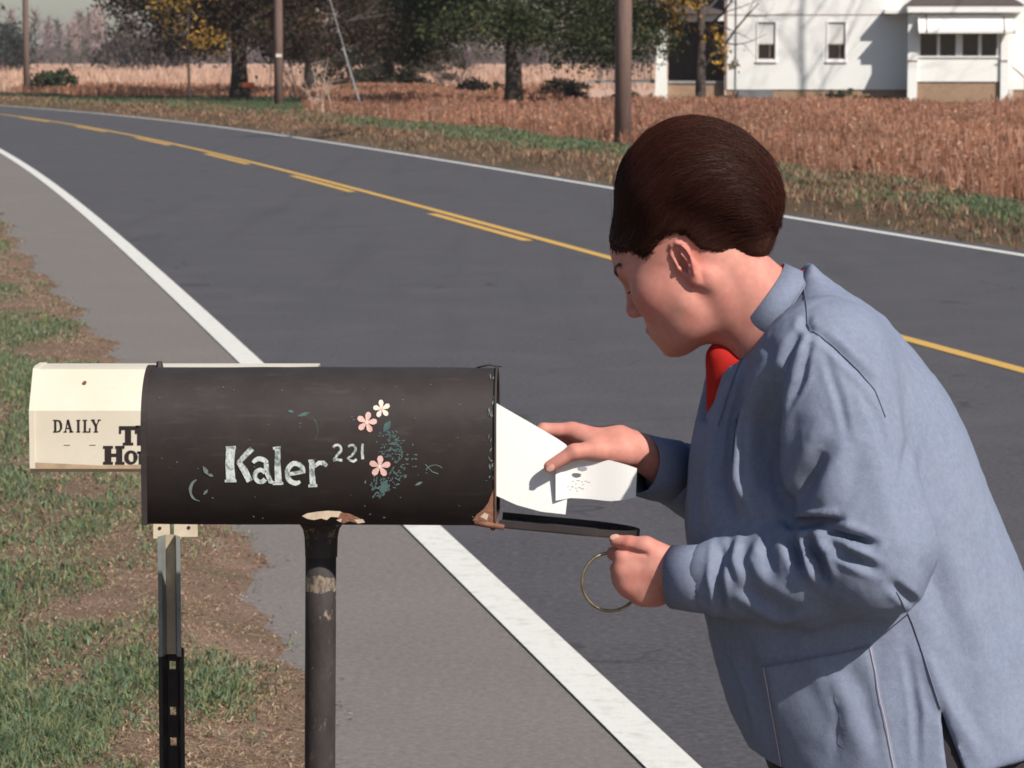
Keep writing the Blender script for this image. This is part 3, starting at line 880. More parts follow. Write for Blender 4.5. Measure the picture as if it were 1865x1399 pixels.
mb = MB(); mb.add([(-0.4, -0.45, 5.4), (u(1900) + .4, -0.45, 5.4), (u(1900) + .4, 3.8, 8.4), (-0.4, 3.8, 8.4), (-0.4, 8, 5.4), (u(1900) + .4, 8, 5.4)], [(0, 1, 2, 3), (3, 2, 5, 4), (0, 3, 4), (1, 5, 2)]); mb.build('roof', M['roof'], house)
mb = MB(); mb.box((0.02, 0.04, -0.3), (u(1900) - .05, 7.3, ZF)); mb.build('foundation', M['foundation'], house)
mb = MB(); mb.box((-0.05, -0.03, ZF - 0.02), (0.045, 0.05, 5.5)); mb.build('corner_board', M['grey_trim'], house)
mb = MB(); mb.box((0.05, -0.012, zz(28)), (u(1620), -0.001, zz(26.5))); mb.build('wall_seam', M['grey_trim'], house)
for (a, b, c, d) in wins:
    mb = MB()
    for lo, hi in (((a - .05, -0.025, c - .05), (a, 0.02, d + .05)), ((b, -0.025, c - .05), (b + .05, 0.02, d + .05)), ((a, -0.025, d), (b, 0.02, d + .06))): mb.box(lo, hi)
    mb.box((a - .07, -0.06, c - .11), (b + .07, 0.02, c - .05))
    wf = mb.build('window', M['trim'], house)
    mid = c + (d - c) * 0.42
    mb = MB(); mb.box((a, 0.04, c), (a + .03, .08, mid)); mb.box((b - .03, 0.04, c), (b, .08, mid)); mb.box((a + .03, .04, mid - .04), (b - .03, .08, mid)); mb.box((a + .03, .04, c), (b - .03, .08, c + .03)); mb.box(((a + b) / 2 + .09, .05, c + .03), ((a + b) / 2 + .12, .07, mid - .04)); mb.build('sash', M['grey_trim'], wf)
    mb = MB(); mb.box((a + .03, 0.09, c + .03), (b - .03, .1, mid - .04)); mb.build('pane', M['glass'], wf)
    mb = MB(); mb.box((a, 0.03, mid), (b, .06, d)); mb.build('window_shade', M['shade'], wf)
    mb = MB(); mb.box((b - .035, 0.005, mid), (b - .005, .028, d)); mb.box((a, .005, d - .03), (b - .036, .028, d - .002)); mb.build('frame', M['grey_trim'], wf)
# electricity meter with its conduit
mb = MB(); mb.box((u(1336), -0.12, zz(120)), (u(1345), -0.005, zz(108)), 0.02); mt = mb.build('electric_meter', plain('meter_grey', (0.30, 0.27, 0.26), 0.5), house)
mb = MB(); mb.tube([(u(1340.5), -0.04, 0.02), (u(1340.5), -0.04, zz(120))], 0.016, 6); mb.tube([(u(1340.5), -0.04, zz(108)), (u(1340.5), -0.04, 5.3)], 0.016, 6); mb.build('conduit', M['galv'], mt)
# cellar hatch and a gas pipe at the foundation
mb = MB(); mb.box((u(1345), -0.1, -0.2), (u(1408), 0.03, ZF - .03)); mb.build('cellar_hatch', plain('grey_hatch', (0.17, 0.17, 0.185), 0.7), house)

# glazed sun porch, standing forward of the wall
PD = 1.0
P0, P1 = u(1652), u(1826)
sp_z0, sp_z1 = zz(148), zz(26)
mb = MB(); mb.box((P0 + .08, -PD + 0.05, -0.25), (P1 - .05, -0.02, sp_z0)); mb.build('porch_foundation', M['foundation'], house)
pw = [(u(1669), u(1699), zz(102), zz(60)), (u(1704), u(1732), zz(102), zz(60)), (u(1744), u(1772), zz(102), zz(60)), (u(1777.5), u(1805), zz(102), zz(60))]
wall_with_holes('porch_wall', P0, P1, sp_z0, sp_z1, pw, -PD, 0.08, M['trim'], house)
for (a, b, c, d) in pw:
    mb = MB(); mb.box((a - .0, -PD + .02, c), (a + .025, -PD + .05, d)); mb.box((b - .025, -PD + .02, c), (b, -PD + .05, d)); mb.box((a + .025, -PD + .02, c), (b - .025, -PD + .05, c + .025)); mb.box((a + .025, -PD + .02, d - .025), (b - .025, -PD + .05, d)); wf = mb.build('window', M['grey_trim'], house)
    mb = MB(); mb.box((a + .025, -PD + .06, c + .025), (b - .025, -PD + .07, d - .025)); mb.build('pane', M['glass'], wf)
# left side of the sun porch, with its own window
mb = MB(); mb.box((P0, -PD + .085, sp_z0), (P0 + .06, -0.002, sp_z1)); mb.build('porch_side_wall', M['trim'], house)
mb = MB(); mb.box((P0 - .02, -PD + .45, zz(96)), (P0 - .002, -0.35, zz(38))); wf = mb.build('window', M['grey_trim'], house)
mb = MB(); mb.box((P0 - .03, -PD + .5, zz(94)), (P0 - .021, -0.4, zz(40))); mb.build('pane', M['glass'], wf)
mb = MB(); mb.box((P1 - .06, -PD + .085, sp_z0), (P1 - .003, -0.002, sp_z1)); mb.build('porch_side_wall', M['trim'], house)
for a, b in ((u(1647), u(1664)), (u(1812), u(1826))):
    mb = MB(); mb.box((a, -PD - .10, -0.2), (b, -PD - .004, sp_z1)); mb.build('porch_post', M['trim'], house)
mb = MB(); mb.box((u(1664.5), -PD - .05, zz(105)), (u(1811.5), -PD - .004, zz(102.5))); mb.build('sill', M['trim'], house)
for a, b in ((u(1645), u(1665)), (u(1808), u(1824))):
    mb = MB(); mb.box((a, -PD - .12, zz(112)), (b, -PD - .101, zz(109.5))); mb.build('ledge', M['grey_trim'], house)
for px in (1829, 1833):
    mb = MB(); mb.tube([(u(px), -PD - .02, -.2), (u(px), -PD - .02, zz(22))], .025, 6); mb.build('downpipe', M['trim'], house)
mb = MB(); mb.box((u(1645), -PD - .42, zz(24)), (u(1850), 0.0, zz(12))); mb.box((u(1606), -PD + .25, zz(25.5)), (u(1644.5), -0.005, zz(18))); mb.build('porch_fascia', M['trim'], house)
mb = MB(); a, b, c, d = u(1640), u(1852), -PD - .45, zz(11.5)
mb.add([(a, c, d), (b, c, d), (b, -.005, d), (a, -.005, d), (a + .8, c + .9, d + .45), (b - .8, c + .9, d + .45), (b - .8, -.005, d + .6), (a + .8, -.005, d + .6)], [(0, 1, 5, 4), (1, 2, 6, 5), (3, 0, 4, 7), (4, 5, 6, 7), (0, 3, 2, 1)]); mb.build('porch_roof', M['roof'], house)
# metal awning over the porch windows: sloping panel, curved ribs and open cheeks
a0, a1 = u(1663), u(1836)
mb = MB(); zt, zb = zz(28), zz(61); yt, yb = -PD - .006, -PD - .62
prof = [(yt, zt), (yt - .22, zt - .12), (yt - .45, zt - .33), (yb, zb + .1), (yb, zb)]
V = [(a0, y, z) for y, z in prof] + [(a1, y, z) for y, z in prof] + [(a0, y + .02, z - .02) for y, z in prof] + [(a1, y + .02, z - .02) for y, z in prof]
n = len(prof)
F = [(i, i + 1, n + i + 1, n + i) for i in range(n - 1)] + [(2 * n + i + 1, 2 * n + i, 3 * n + i, 3 * n + i + 1) for i in range(n - 1)] + [(n - 1, 3 * n - 1, 4 * n - 1, 2 * n - 1)]
mb.add(V, F); aw = mb.build('awning', M['trim'], house)
for k, (px) in enumerate((1664.5, 1679, 1816, 1834)):
    mb = MB(); mb.tube([(u(px), y - .02, z + .005) for y, z in prof], .016, 5); mb.build('awning_rib', M['grey_trim'] if k in (1, 2) else M['trim'], aw)
# steps rail at the right of the sun porch
mb = MB(); mb.tube([(u(1830), -PD + .2, zz(118)), (u(1857), -PD + .2, zz(142))], .025, 6); mb.tube([(u(1857), -PD + .2, zz(142)), (u(1857), -PD + .2, -.1)], .025, 6); mb.build('stair_rail', M['grey_trim'], house)

# open porch at the left end: wing wall coloured dark for porch shade, deck, columns and railing
mb = MB(); mb.box((u(1214), 3.0, zz(150)), (-0.06, 3.15, 3.6)); mb.build('wing_wall', M['porch_shade'], house)
mb = MB(); mb.box((u(1243), 2.95, zz(150)), (u(1262), 2.995, zz(52))); mb.build('door', plain('brown_door', (0.07, 0.05, 0.045), 0.6), house)
mb = MB(); mb.box((u(1290), 2.96, zz(112)), (u(1312), 2.995, zz(60))); wf = mb.build('window', M['grey_trim'], house)
mb = MB(); mb.box((u(1292), 2.945, zz(110)), (u(1310), 2.958, zz(62))); mb.build('pane', M['glass'], wf)
mb = MB(); mb.box((u(1066), 0.25, zz(152)), (-.06, 2.98, zz(148))); mb.build('porch_deck', M['deck'], house)
mb = MB(); mb.box((u(1216), 0.3, -.2), (-.06, 2.9, zz(152.5))); mb.build('porch_base', M['foundation'], house)
mb = MB(); mb.box((u(1060), 0.0, zz(38)), (-.06, 3.6, zz(26))); mb.build('porch_beam', M['trim'], house)
mb = MB(); a = zz(25.5); mb.add([(u(1056), -.3, a), (-.06, -.3, a), (-.06, 3.9, a + 1.3), (u(1056), 3.9, a + 1.3), (u(1056), 3.9, a)], [(0, 1, 2, 3), (0, 3, 4)]); mb.build('open_porch_roof', M['roof'], house)
def column(px, nm, y=.25):
    c = u(px); mb = MB()
    def frus(z0, z1, w0, w1):
        V = [(c - w0, y - w0, z0), (c + w0, y - w0, z0), (c + w0, y + w0, z0), (c - w0, y + w0, z0), (c - w1, y - w1, z1), (c + w1, y - w1, z1), (c + w1, y + w1, z1), (c - w1, y + w1, z1)]
        mb.add(V, [(0, 1, 5, 4), (1, 2, 6, 5), (2, 3, 7, 6), (3, 0, 4, 7), (4, 5, 6, 7), (3, 2, 1, 0)])
    frus(-.2, zz(117), .235, .18); frus(zz(117) + .002, zz(113), .205, .205); frus(zz(113) + .002, zz(44), .165, .115); frus(zz(44) + .002, zz(38.5), .2, .2)
    mb.build(nm, M['trim'], house)
column(1205, 'porch_column')
mb = MB(); mb.box((u(1092) - .07, .18, zz(148)), (u(1092) + .07, .32, zz(38.5))); mb.build('porch_post', M['grey_trim'], house)  # left post: its shade is put into the grey colour, unlike the white column
mb = MB()
for px in range(1108, 1192, 6): mb.box((u(px) - .02, .24, zz(145)), (u(px) + .02, .28, zz(116)))
mb.box((u(1104), .22, zz(116)), (u(1194), .30, zz(113.5))); mb.box((u(1104), .22, zz(147)), (u(1194), .3, zz(145))); mb.build('porch_railing', M['grey_trim'], house)
# dark chair on the deck
ch = thing('porch_chair', 'dark wooden chair on the deck of the open porch', 'chair', (HX0 + u(1112), HY + 1.5, zz(148) + FIELD_Z))
mb = MB(); mb.box((-.28, -.28, .38), (.28, .28, .44), .01); mb.build('seat', M['porch_shade'], ch)
mb = MB(); mb.box((-.28, .24, .44), (.28, .29, 1.05), .01); mb.build('backrest', M['porch_shade'], ch)
for sx in (-.25, .25):
    for sy in (-.25, .25):
        mb = MB(); mb.box((sx - .03, sy - .03, 0), (sx + .03, sy + .03, .38)); mb.build('leg', M['porch_shade'], ch)
# low pale thing behind the crop at the right edge
tk = thing('fuel_tank', 'low pale tank lying in the yard right of the sun porch', 'tank', (T(1860, 165, 112)[0], 112, FIELD_Z))
mb = MB(); mb.tube([(-.75, 0, .55), (-.68, 0, .55), (-.6, 0, .55), (1.2, 0, .55), (1.28, 0, .55), (1.35, 0, .55)], [.1, .3, .36, .36, .3, .1], 20); mb.build('tank_shell', plain('pale_grey_paint', (0.58, 0.56, 0.60), .5, var=.2), tk, smooth=True)
for x in (-.3, .9):
    mb = MB(); mb.box((x - .08, -.3, 0), (x + .08, .3, .24)); mb.build('leg', M['deck'], tk)
# ------------------------------------------------------------------ the dark painted mailbox
t = NT('brown_black_enamel')
f = t.noise(18, 6, 0.7); g = t.noise(130, 3, 0.7); s = t.noise(30, 4, 0.7, t.co((0.35, 1, 2.2)))
c = t.ramp(f, [(0.3, (0.026, 0.0205, 0.0205)), (0.7, (0.040, 0.032, 0.031))])
c = t.mix(t.ramp(s, [(0.58, 0.0), (0.78, 0.34)]), c, (0.10, 0.085, 0.08))
c = t.mix(t.ramp(g, [(0.72, 0.0), (0.80, 0.35)]), c, (0.14, 0.105, 0.09))
t.base(c).set(Roughness=0.58, Specular_IOR_Level=0.35).bump(f, 0.12, 0.004)
M['enamel'] = t.m
t = NT('chipped_pipe_paint')
f = t.noise(26, 6, 0.75, t.co((1, 1, 0.55))); g = t.noise(70, 4, 0.7, t.co((1, 1, 0.5))); big = t.noise(5, 3, 0.6)
c = t.ramp(f, [(0.3, (0.022, 0.018, 0.018)), (0.7, (0.055, 0.045, 0.043))])
c = t.mix(t.ramp(g, [(0.62, 0.0), (0.72, 0.55)]), c, (0.16, 0.13, 0.105))
z = t.math('ADD', t.sep(t.co())[2], t.math('MULTIPLY', t.math('SUBTRACT', t.noise(45, 4, .7), .5), .03))
band = t.math('MULTIPLY', t.math('GREATER_THAN', z, 0.972), t.math('LESS_THAN', z, 0.993))
band = t.math('MULTIPLY', band, t.ramp(g, [(0.42, 0.0), (0.58, 0.5)]))
c = t.mix(band, c, (0.34, 0.27, 0.20))
side = t.math('MULTIPLY', t.math('GREATER_THAN', z, 0.93), t.ramp(t.noise(34, 5, 0.7), [(0.6, 0.0), (0.66, 0.7)]))
c = t.mix(side, c, (0.30, 0.235, 0.175))
t.base(c).set(Roughness=0.75, Specular_IOR_Level=0.3).bump(g, 0.3, 0.004)
M['pipe'] = t.m
M['rust'] = plain('rust', (0.21, 0.095, 0.06), 0.9, var=0.45, scale=60, bump=0.4)
t = NT('worn_rim')
f = t.noise(40, 5, 0.7); z = t.sep(t.co())[2]
low = t.math('MULTIPLY', t.math('SUBTRACT', 1.20, z), 9.0, True)
t.base(t.mix(t.math('MULTIPLY', low, t.ramp(f, [(0.25, 0.2), (0.6, 1.0)])), (0.035, 0.028, 0.027), (0.27, 0.165, 0.135))).set(Roughness=0.8)
M['rim'] = t.m
M['bare_primer'] = plain('cream_undercoat', (0.50, 0.40, 0.30), 0.85, var=0.3, scale=50)
M['steel_in'] = plain('dull_steel_inside', (0.08, 0.065, 0.06), 0.6, 0.3)

MY = 4.60; MR = 0.082
pL, pR = T(262, 956, MY), T(906, 956, MY)
mcx = (pL[0] + pR[0]) / 2; mL = (pR[0] - pL[0]) / 2
mz0 = pL[2]; mz1 = T(600, 669, MY + MR)[2]
mzc = mz1 - MR                                        # centre of the arch
mailbox = thing('mailbox', 'dark brown arched mailbox with painted name and pink flowers, door open, on a pipe post', 'mailbox', (mcx, MY + MR, 0), math.radians(-1.6))
def arch(r, z0, n=20):
    pts = [(-r, z0)]
    for i in range(n + 1):
        a = math.pi - math.pi * i / n; pts.append((math.cos(a) * r, mzc + math.sin(a) * r))
    pts.append((r, z0)); return pts
def loft_x(mb, prof, xs, closed=True):
    V = []; n = len(prof)
    for x in xs: V += [(x, y, z) for y, z in prof]
    F = []
    for k in range(len(xs) - 1):
        for i in range(n if closed else n - 1):
            j = (i + 1) % n
            F.append((k * n + i, k * n + j, (k + 1) * n + j, (k + 1) * n + i))
    mb.add(V, F)
mb = MB()
xs = list(np.linspace(-mL, mL, 26))
loft_x(mb, arch(MR, mz0), xs)
inn = arch(MR - 0.0022, mz0 + 0.0022)
loft_x(mb, inn[::-1], [-mL + .004] + xs[1:])
n = len(inn); b = len(mb.V); o_ = arch(MR, mz0)
mb.add([(mL, y, z) for y, z in o_] + [(mL, y, z) for y, z in inn], [(i, (i + 1) % n, n + (i + 1) % n, n + i) for i in range(n)])
# knocks: nothing on an old box is perfectly straight
for i, (x, y, z) in enumerate(mb.V):
    q = np.array([[x * 7, y * 7, z * 7]]); d = 0.0010 * vnoise(q, 5)[0] + 0.0006 * vnoise(q * 3.1, 6)[0]
    mb.V[i] = (x, y * (1 + d / 0.08), z + d * 0.6)
mb.build('box_shell', M['enamel'], mailbox, smooth=False)
for p in bpy.data.objects['box_shell'].data.polygons: p.use_smooth = abs(p.normal.x) < 0.5
mb = MB()
V = [(-mL - .001, y, z) for y, z in arch(MR - .003, mz0 + .001)]
mb.add(V, [tuple(range(len(V)))]); mb.build('back_plate', M['enamel'], mailbox)
mb = MB()                                              # seam flange of the back plate, a little proud
a1 = arch(MR + .0028, mz0 - .0015); loft_x(mb, a1, [-mL - .0015, -mL + .0065]); 
nn = len(a1); a0 = arch(MR - .001, mz0 + .001)
for X in (-mL - .0015, -mL + .0065): mb.add([(X, y, z) for y, z in a1] + [(X, y, z) for y, z in a0], [(i, (i + 1) % nn, nn + (i + 1) % nn, nn + i) for i in range(nn)])
mb.build('back_rim', M['enamel'], mailbox)
mb = MB()                                              # rolled rim round the open front
ring = arch(MR + .0012, mz0); mb.tube([(mL - .001, y, z) for y, z in ring], .0020, 7); mb.build('front_rim', M['rim'], mailbox, smooth=True)
mb = MB(); mb.tube([(-mL + .012, 0.02, mz1 - .002), (-mL + .012, 0.02, mz1 + .006)], [.006, .004], 7); mb.build('rivet', M['enamel'], mailbox)
mb = MB(); mb.tube([(mL - .03, 0.0, mz1), (mL - .012, 0.002, mz1 + .004), (mL + .006, .004, mz1 + .001)], [.001, .0016, .001], 6); mb.build('latch', M['enamel'], mailbox, smooth=True)

# open door hanging level, seen nearly edge-on
door = MB()
DT = math.radians(5.2); DR = math.radians(3.9)
def dp(a, y, h):                                       # a: out from the hinge, y across, h: thickness
    x = mL + .004 + a * math.cos(DT) + h * math.sin(DT); z = mz0 - .0075 - a * math.sin(DT) + h * math.cos(DT)
    return (x, y, z + y * math.tan(DR) * -1.0)
DL = 0.200; dprof = [(-MR, 0)] + [(-MR, DL - MR)] + [(-math.cos(math.pi * i / 14) * MR, DL - MR + math.sin(math.pi * i / 14) * MR) for i in range(1, 14)] + [(MR, DL - MR), (MR, 0)]
n = len(dprof)
for h0, h1, sc_ in ((-.0015, .0005, 1.0),):
    V = [dp(a, y, h0) for y, a in dprof] + [dp(a, y, h1) for y, a in dprof]
    door.add(V, [tuple(range(n)), tuple(range(2 * n - 1, n - 1, -1))] + [(i, (i + 1) % n, n + (i + 1) % n, n + i) for i in range(n)])
V = [dp(a, y, -.001) for y, a in dprof] + [dp(a, y, .0095) for y, a in dprof] + [dp(a, y * .975, .0095) for y, a in dprof] + [dp(a, y * .975, -.001) for y, a in dprof]
F = []
for k in range(3): F += [(k * n + i, k * n + i + 1, (k + 1) * n + i + 1, (k + 1) * n + i) for i in range(n - 1)]
door.add(V, F)
dr = door.build('door', M['enamel'], mailbox)
hg = MB(); hg.tube([(mL - .03, -MR - .002, mz0 + .004), (mL + .012, -MR - .002, mz0 - .002)], .004, 6); hg.tube([(mL - .004, -MR - .0, mz0 - .003), (mL - .004, MR, mz0 - .003)], .0045, 8); hg.build('hinge', M['rust'], mailbox, smooth=True)

# things painted on the near side: flat paint lying on the curved sheet
def sy(z, off):
    if z <= mzc: return -(MR + off)
    return -math.sqrt(max((MR + off) ** 2 - (z - mzc) ** 2, 1e-8))
def mbxz(px, py):
    p = T(px, py, MY + 0.0); return p[0] - mcx, p[2]
def paint(name, polys, mat, off=0.0013, parent=mailbox, label=None):
    mb = MB()
    for poly in polys:
        P2 = [mbxz(*q) for q in poly]
        mb.add([(x, sy(z, off), z) for x, z in P2], [tuple(range(len(P2)))])
    o = mb.build(name, mat, parent)
    if label: o['label'] = label
    return o
def stroke(pts, wds):
    """a brush stroke along pts (photo pixels) as a chain of quads"""
    pts = [np.array(p, float) for p in pts]
    if not isinstance(wds, (list, tuple)): wds = [wds] * len(pts)
    L = []; R_ = []
    for i, p in enumerate(pts):
        d = pts[min(i + 1, len(pts) - 1)] - pts[max(i - 1, 0)]; d = d / (np.linalg.norm(d) + 1e-9)
        nrm = np.array([-d[1], d[0]]) * wds[i] / 2
        jit = np.array([math.sin(i * 3.1 + p[0]), math.cos(i * 2.3 + p[1])]) * 0.35
        L.append(p + nrm + jit); R_.append(p - nrm + jit * 0.5)
    return [[L[i], L[i + 1], R_[i + 1], R_[i]] for i in range(len(pts) - 1)]
def arcp(cx, cy, rx, ry, a0, a1, n=10):
    return [(cx + rx * math.cos(math.radians(a0 + (a1 - a0) * i / n)), cy + ry * math.sin(math.radians(a0 + (a1 - a0) * i / n))) for i in range(n + 1)]
t = NT('letter_paint')
f = t.noise(150, 5, 0.7, t.co((1, 1, 0.6)))
t.base(t.ramp(f, [(0.38, (0.13, 0.16, 0.17)), (0.52, (0.50, 0.55, 0.54)), (0.7, (0.66, 0.68, 0.64))])).set(Roughness=0.6)
M['letter'] = t.m
M['pink'] = plain('petal_pink_paint', (0.66, 0.42, 0.38), 0.65, var=0.2, scale=90)
M['cream_p'] = plain('petal_cream_paint', (0.68, 0.58, 0.50), 0.65, var=0.2, scale=90)
M['teal'] = plain('leaf_teal_paint', (0.055, 0.105, 0.105), 0.65, var=0.35, scale=90)
M['teal_lt'] = plain('sprig_teal_paint', (0.085, 0.135, 0.14), 0.65, var=0.4, scale=120)
M['faint'] = plain('faint_grey_paint', (0.12, 0.145, 0.14), 0.65, var=0.4, scale=120)
# K a l e r
paint('letter', stroke([(423, 814), (421, 845), (423, 878)], [17, 16, 17]) + stroke([(414, 816), (432, 815)], 5) + stroke([(412, 877), (433, 876)], 5)
      + stroke([(462, 817), (450, 829), (437, 843)], [10, 10, 8]) + stroke([(437, 841), (448, 857), (458, 877)], [9, 12, 12]), M['letter'])
paint('letter', stroke(arcp(476, 847, 13, 11, 200, 345, 8), [6, 7, 8, 9, 9, 9, 9, 9, 9]) + stroke([(488, 845), (489, 862), (496, 878), (504, 880)], [9, 9, 8, 4]) + stroke(arcp(477, 867, 10, 11, -30, -330, 14), 8), M['letter'])
paint('letter', stroke([(509, 815), (508, 845), (510, 880)], [10, 11, 13]) + stroke([(500, 817), (514, 815)], 5) + stroke([(500, 881), (519, 881)], 5), M['letter'])
paint('letter', stroke(arcp(541, 862, 15, 18, 0, -305, 18), [6] + [9] * 16 + [7, 5]) + stroke([(528, 864), (542, 862), (556, 859)], 7), M['letter'])
paint('letter', stroke([(571, 839), (571, 860), (573, 885)], [9, 10, 11]) + stroke([(565, 840), (574, 839)], 5) + stroke([(565, 885), (581, 884)], 5) + stroke([(575, 850), (584, 843), (592, 843), (599, 848)], [6, 8, 9, 6]), M['letter'])
# 221
paint('numeral', stroke(arcp(617, 818, 7.5, 8, 200, 395, 9) + [(616, 830), (611, 838)], 4.5) + stroke([(610, 838), (618, 837), (627, 838)], 5), M['letter'])
paint('numeral', stroke(arcp(644, 818, 7, 8, 205, 400, 9) + [(643, 830), (637, 834), (642, 839)], 4.2) + stroke([(640, 838), (647, 840), (653, 836)], 4.5), M['letter'])
paint('numeral', stroke([(664, 808), (663, 822), (664, 836)], [4, 5, 5]), M['letter'])
# flowers
def flower(cx, cy, r, rot, mat, centre):
    pet = []
    for k in range(5):
        a = math.radians(rot + 72 * k); b = 0.42
        pts = [(cx + math.cos(a - b * 1.3) * r * .28, cy + math.sin(a - b * 1.3) * r * .28)]
        for da, rr in ((-b, .72), (-b * .5, .95), (0, 1.0), (b * .5, .93), (b, .7)): pts.append((cx + math.cos(a + da) * r * rr, cy + math.sin(a + da) * r * rr))
        pts.append((cx + math.cos(a + b * 1.3) * r * .28, cy + math.sin(a + b * 1.3) * r * .28)); pts.append((cx, cy))
        pet.append(pts)
    o = paint('painted_flower', pet, mat, 0.0016); 
    paint('flower_centre', [[(cx + math.cos(k) * r * .17, cy + math.sin(k) * r * .17) for k in np.linspace(0, 5.6, 8)]], centre, 0.0019, parent=o)
flower(671, 769, 19, -90 + 12, M['pink'], M['cream_p'])
flower(698, 745, 16, -90 - 8, M['cream_p'], M['pink'])
flower(695, 849, 20, -90 + 4, M['pink'], M['cream_p'])
def leafp(cx, cy, L, wv, ang):
    a = math.radians(ang); d = np.array([math.cos(a), math.sin(a)]); nn_ = np.array([-d[1], d[0]]); c0 = np.array([cx, cy])
    return [c0 - d * L, c0 - d * L * .4 + nn_ * wv * .8, c0 + d * L * .2 + nn_ * wv, c0 + d * L, c0 + d * L * .2 - nn_ * wv, c0 - d * L * .4 - nn_ * wv * .8]
paint('painted_leaf', [leafp(708, 776, 13, 6, -58)], M['teal'])
paint('painted_leaf', [leafp(703, 886, 14, 7, -72)], M['teal'])
R = random.Random(3)
dots = []
for k in range(230):
    y = R.uniform(785, 905); w_ = 30 * math.sin((y - 775) / 135 * math.pi) + 5
    cx = 722 - (abs(y - 840) ** 1.15) * .1 if y < 850 else 722 - (y - 850) * .55
    x = cx + R.gauss(0, .55) * w_
    if (x - 695) ** 2 + (y - 849) ** 2 < 430 or x < 668: continue
    dots.append(leafp(x, y, R.uniform(1.6, 4.2), R.uniform(.8, 1.6), R.uniform(-90, 40)))
paint('painted_sprig', dots, M['teal_lt'], 0.0012)
paint('painted_sprig', stroke([(690, 868), (688, 880), (684, 893)], [2, 1.5, 1]) + stroke([(700, 868), (703, 880)], 1.6), M['teal'])
paint('painted_swirl', stroke(arcp(366, 893, 17, 20, 250, 90, 10), [2, 4, 5, 6, 6, 5, 4, 4, 3, 2, 1]) + [leafp(377, 858, 10, 4, 60), leafp(386, 866, 6, 3, 20)] + [leafp(377, 897, 7, 2.5, -50)], M['faint'])
paint('painted_swirl', [leafp(556, 755, 13, 3.2, -18), leafp(532, 750, 6, 2.5, 10)] + stroke(arcp(560, 783, 22, 26, -50, 40, 8), [1.5, 1.6, 1.5, 1.2, 1, 1, .8, .8, .6]), M['teal'])
paint('painted_swirl', stroke(arcp(795, 858, 16, 12, 190, 330, 8), 1.5) + stroke([(778, 845), (790, 858), (802, 862)], 1.5) + [leafp(766, 880, 8, 2.6, -25)], M['faint'])
# chips through to rust and undercoat
chip = [(553, 940), (562, 935), (580, 932), (600, 930), (622, 931), (633, 936), (620, 942), (606, 941), (598, 947), (588, 944), (575, 947), (563, 945)]
paint('paint_chip', [chip], M['bare_primer'], .0012)
paint('paint_chip', [[(624, 933), (640, 935), (655, 942), (667, 948), (655, 953), (640, 949), (628, 953), (616, 947), (620, 941)]], M['rust'], .0014)
paint('paint_chip', [[(616, 947), (626, 944), (624, 951)], [(648, 946), (664, 945), (668, 951), (655, 953)]], M['bare_primer'], .0017)
paint('paint_chip', [[(864, 947), (872, 935), (884, 926), (892, 915), (898, 900), (905, 880), (906, 952), (880, 953)]], M['rust'], .0013)
paint('paint_chip', [[(878, 940), (886, 932), (893, 936), (890, 946)]], M['bare_primer'], .0016)
R = random.Random(5)
paint('paint_chip', [leafp(R.uniform(893, 905), R.uniform(690, 900), R.uniform(1.5, 6), R.uniform(.8, 2.2), R.uniform(60, 120)) for k in range(30)] + [leafp(R.uniform(290, 890), R.uniform(700, 948), R.uniform(.8, 3), R.uniform(.5, 1), R.uniform(-40, 40)) for k in range(46)], M['faint'], .0012)['kind'] = 'stuff'

# pipe post with its spreading head
ptx = T(585, 1000, MY + MR)[0] - mcx
rr = 28.5 / FPX * (MY + MR)
mb = MB()
lean = -0.010
mb.tube([(ptx + lean * (mz0 - z), 0, z) for z in (-0.35, 0.3, 0.6, 0.9, mz0 - .03)], rr, 20)
po = mb.build('post', M['pipe'], mailbox, smooth=True)
mb = MB()
mb.tube([(ptx, 0, mz0 - .058), (ptx, 0, mz0 - .03), (ptx, 0, mz0 - .018), (ptx, 0, mz0 - .0095)], [rr * 1.04, rr * 1.08, rr * 1.18, rr * 1.42], 20)
mb.tube([(ptx, 0, mz0 - .0093), (ptx, 0, mz0 - .0035)], [rr * 1.5, rr * 1.5], 20); mb.build('post_flange', M['pipe'], mailbox)

# ------------------------------------------------------------------ cream newspaper box on a steel channel post, standing behind
t = NT('cream_plastic')
f = t.noise(7, 5, 0.6); g = t.noise(60, 4, 0.7, t.co((0.4, 1, 1)))
z = t.sep(t.co())[2]
c = t.ramp(f, [(0.3, (0.60, 0.54, 0.44)), (0.7, (0.69, 0.635, 0.535))])
c = t.mix(t.ramp(g, [(0.6, 0.0), (0.8, 0.35)]), c, (0.46, 0.34, 0.24))
t.base(c).set(Roughness=0.5, Specular_IOR_Level=0.4)
M['cream'] = t.m
M['print'] = plain('black_print', (0.022, 0.016, 0.016), 0.6, var=0.3, scale=60)
NY = 4.98
nl, nr = T(57, 860, NY)[0], T(574, 860, NY)[0]
nz0 = T(57, 861, NY)[2]; nzm = T(57, 748, NY)[2]; nz1 = T(57, 670, NY + .05)[2]
ncx = (nl + nr) / 2; nL = (nr - nl) / 2; NW = 0.19
npx = T(308, 1000, NY + .06)[0]
news = thing('newspaper_box', 'cream newspaper box with black lettering on a steel channel post, behind the dark mailbox', 'newspaper box', (ncx, NY, 0))
cut = 0.048
prof = [(0, nz0 + .008), (0, nzm), (cut, nz1 - .002), (cut + .02, nz1), (NW - cut - .02, nz1), (NW - cut, nz1 - .002), (NW, nzm), (NW, nz0 + .008), (NW - .01, nz0), (.01, nz0)]
inp = [(NW / 2 + (y - NW / 2) * .965, (z - (nz0 + nz1) / 2) * .965 + (nz0 + nz1) / 2) for y, z in prof]
mb = MB(); loft_x(mb, prof, [-nL, nL]); loft_x(mb, inp[::-1], [-nL + .004, nL]); k = len(prof)
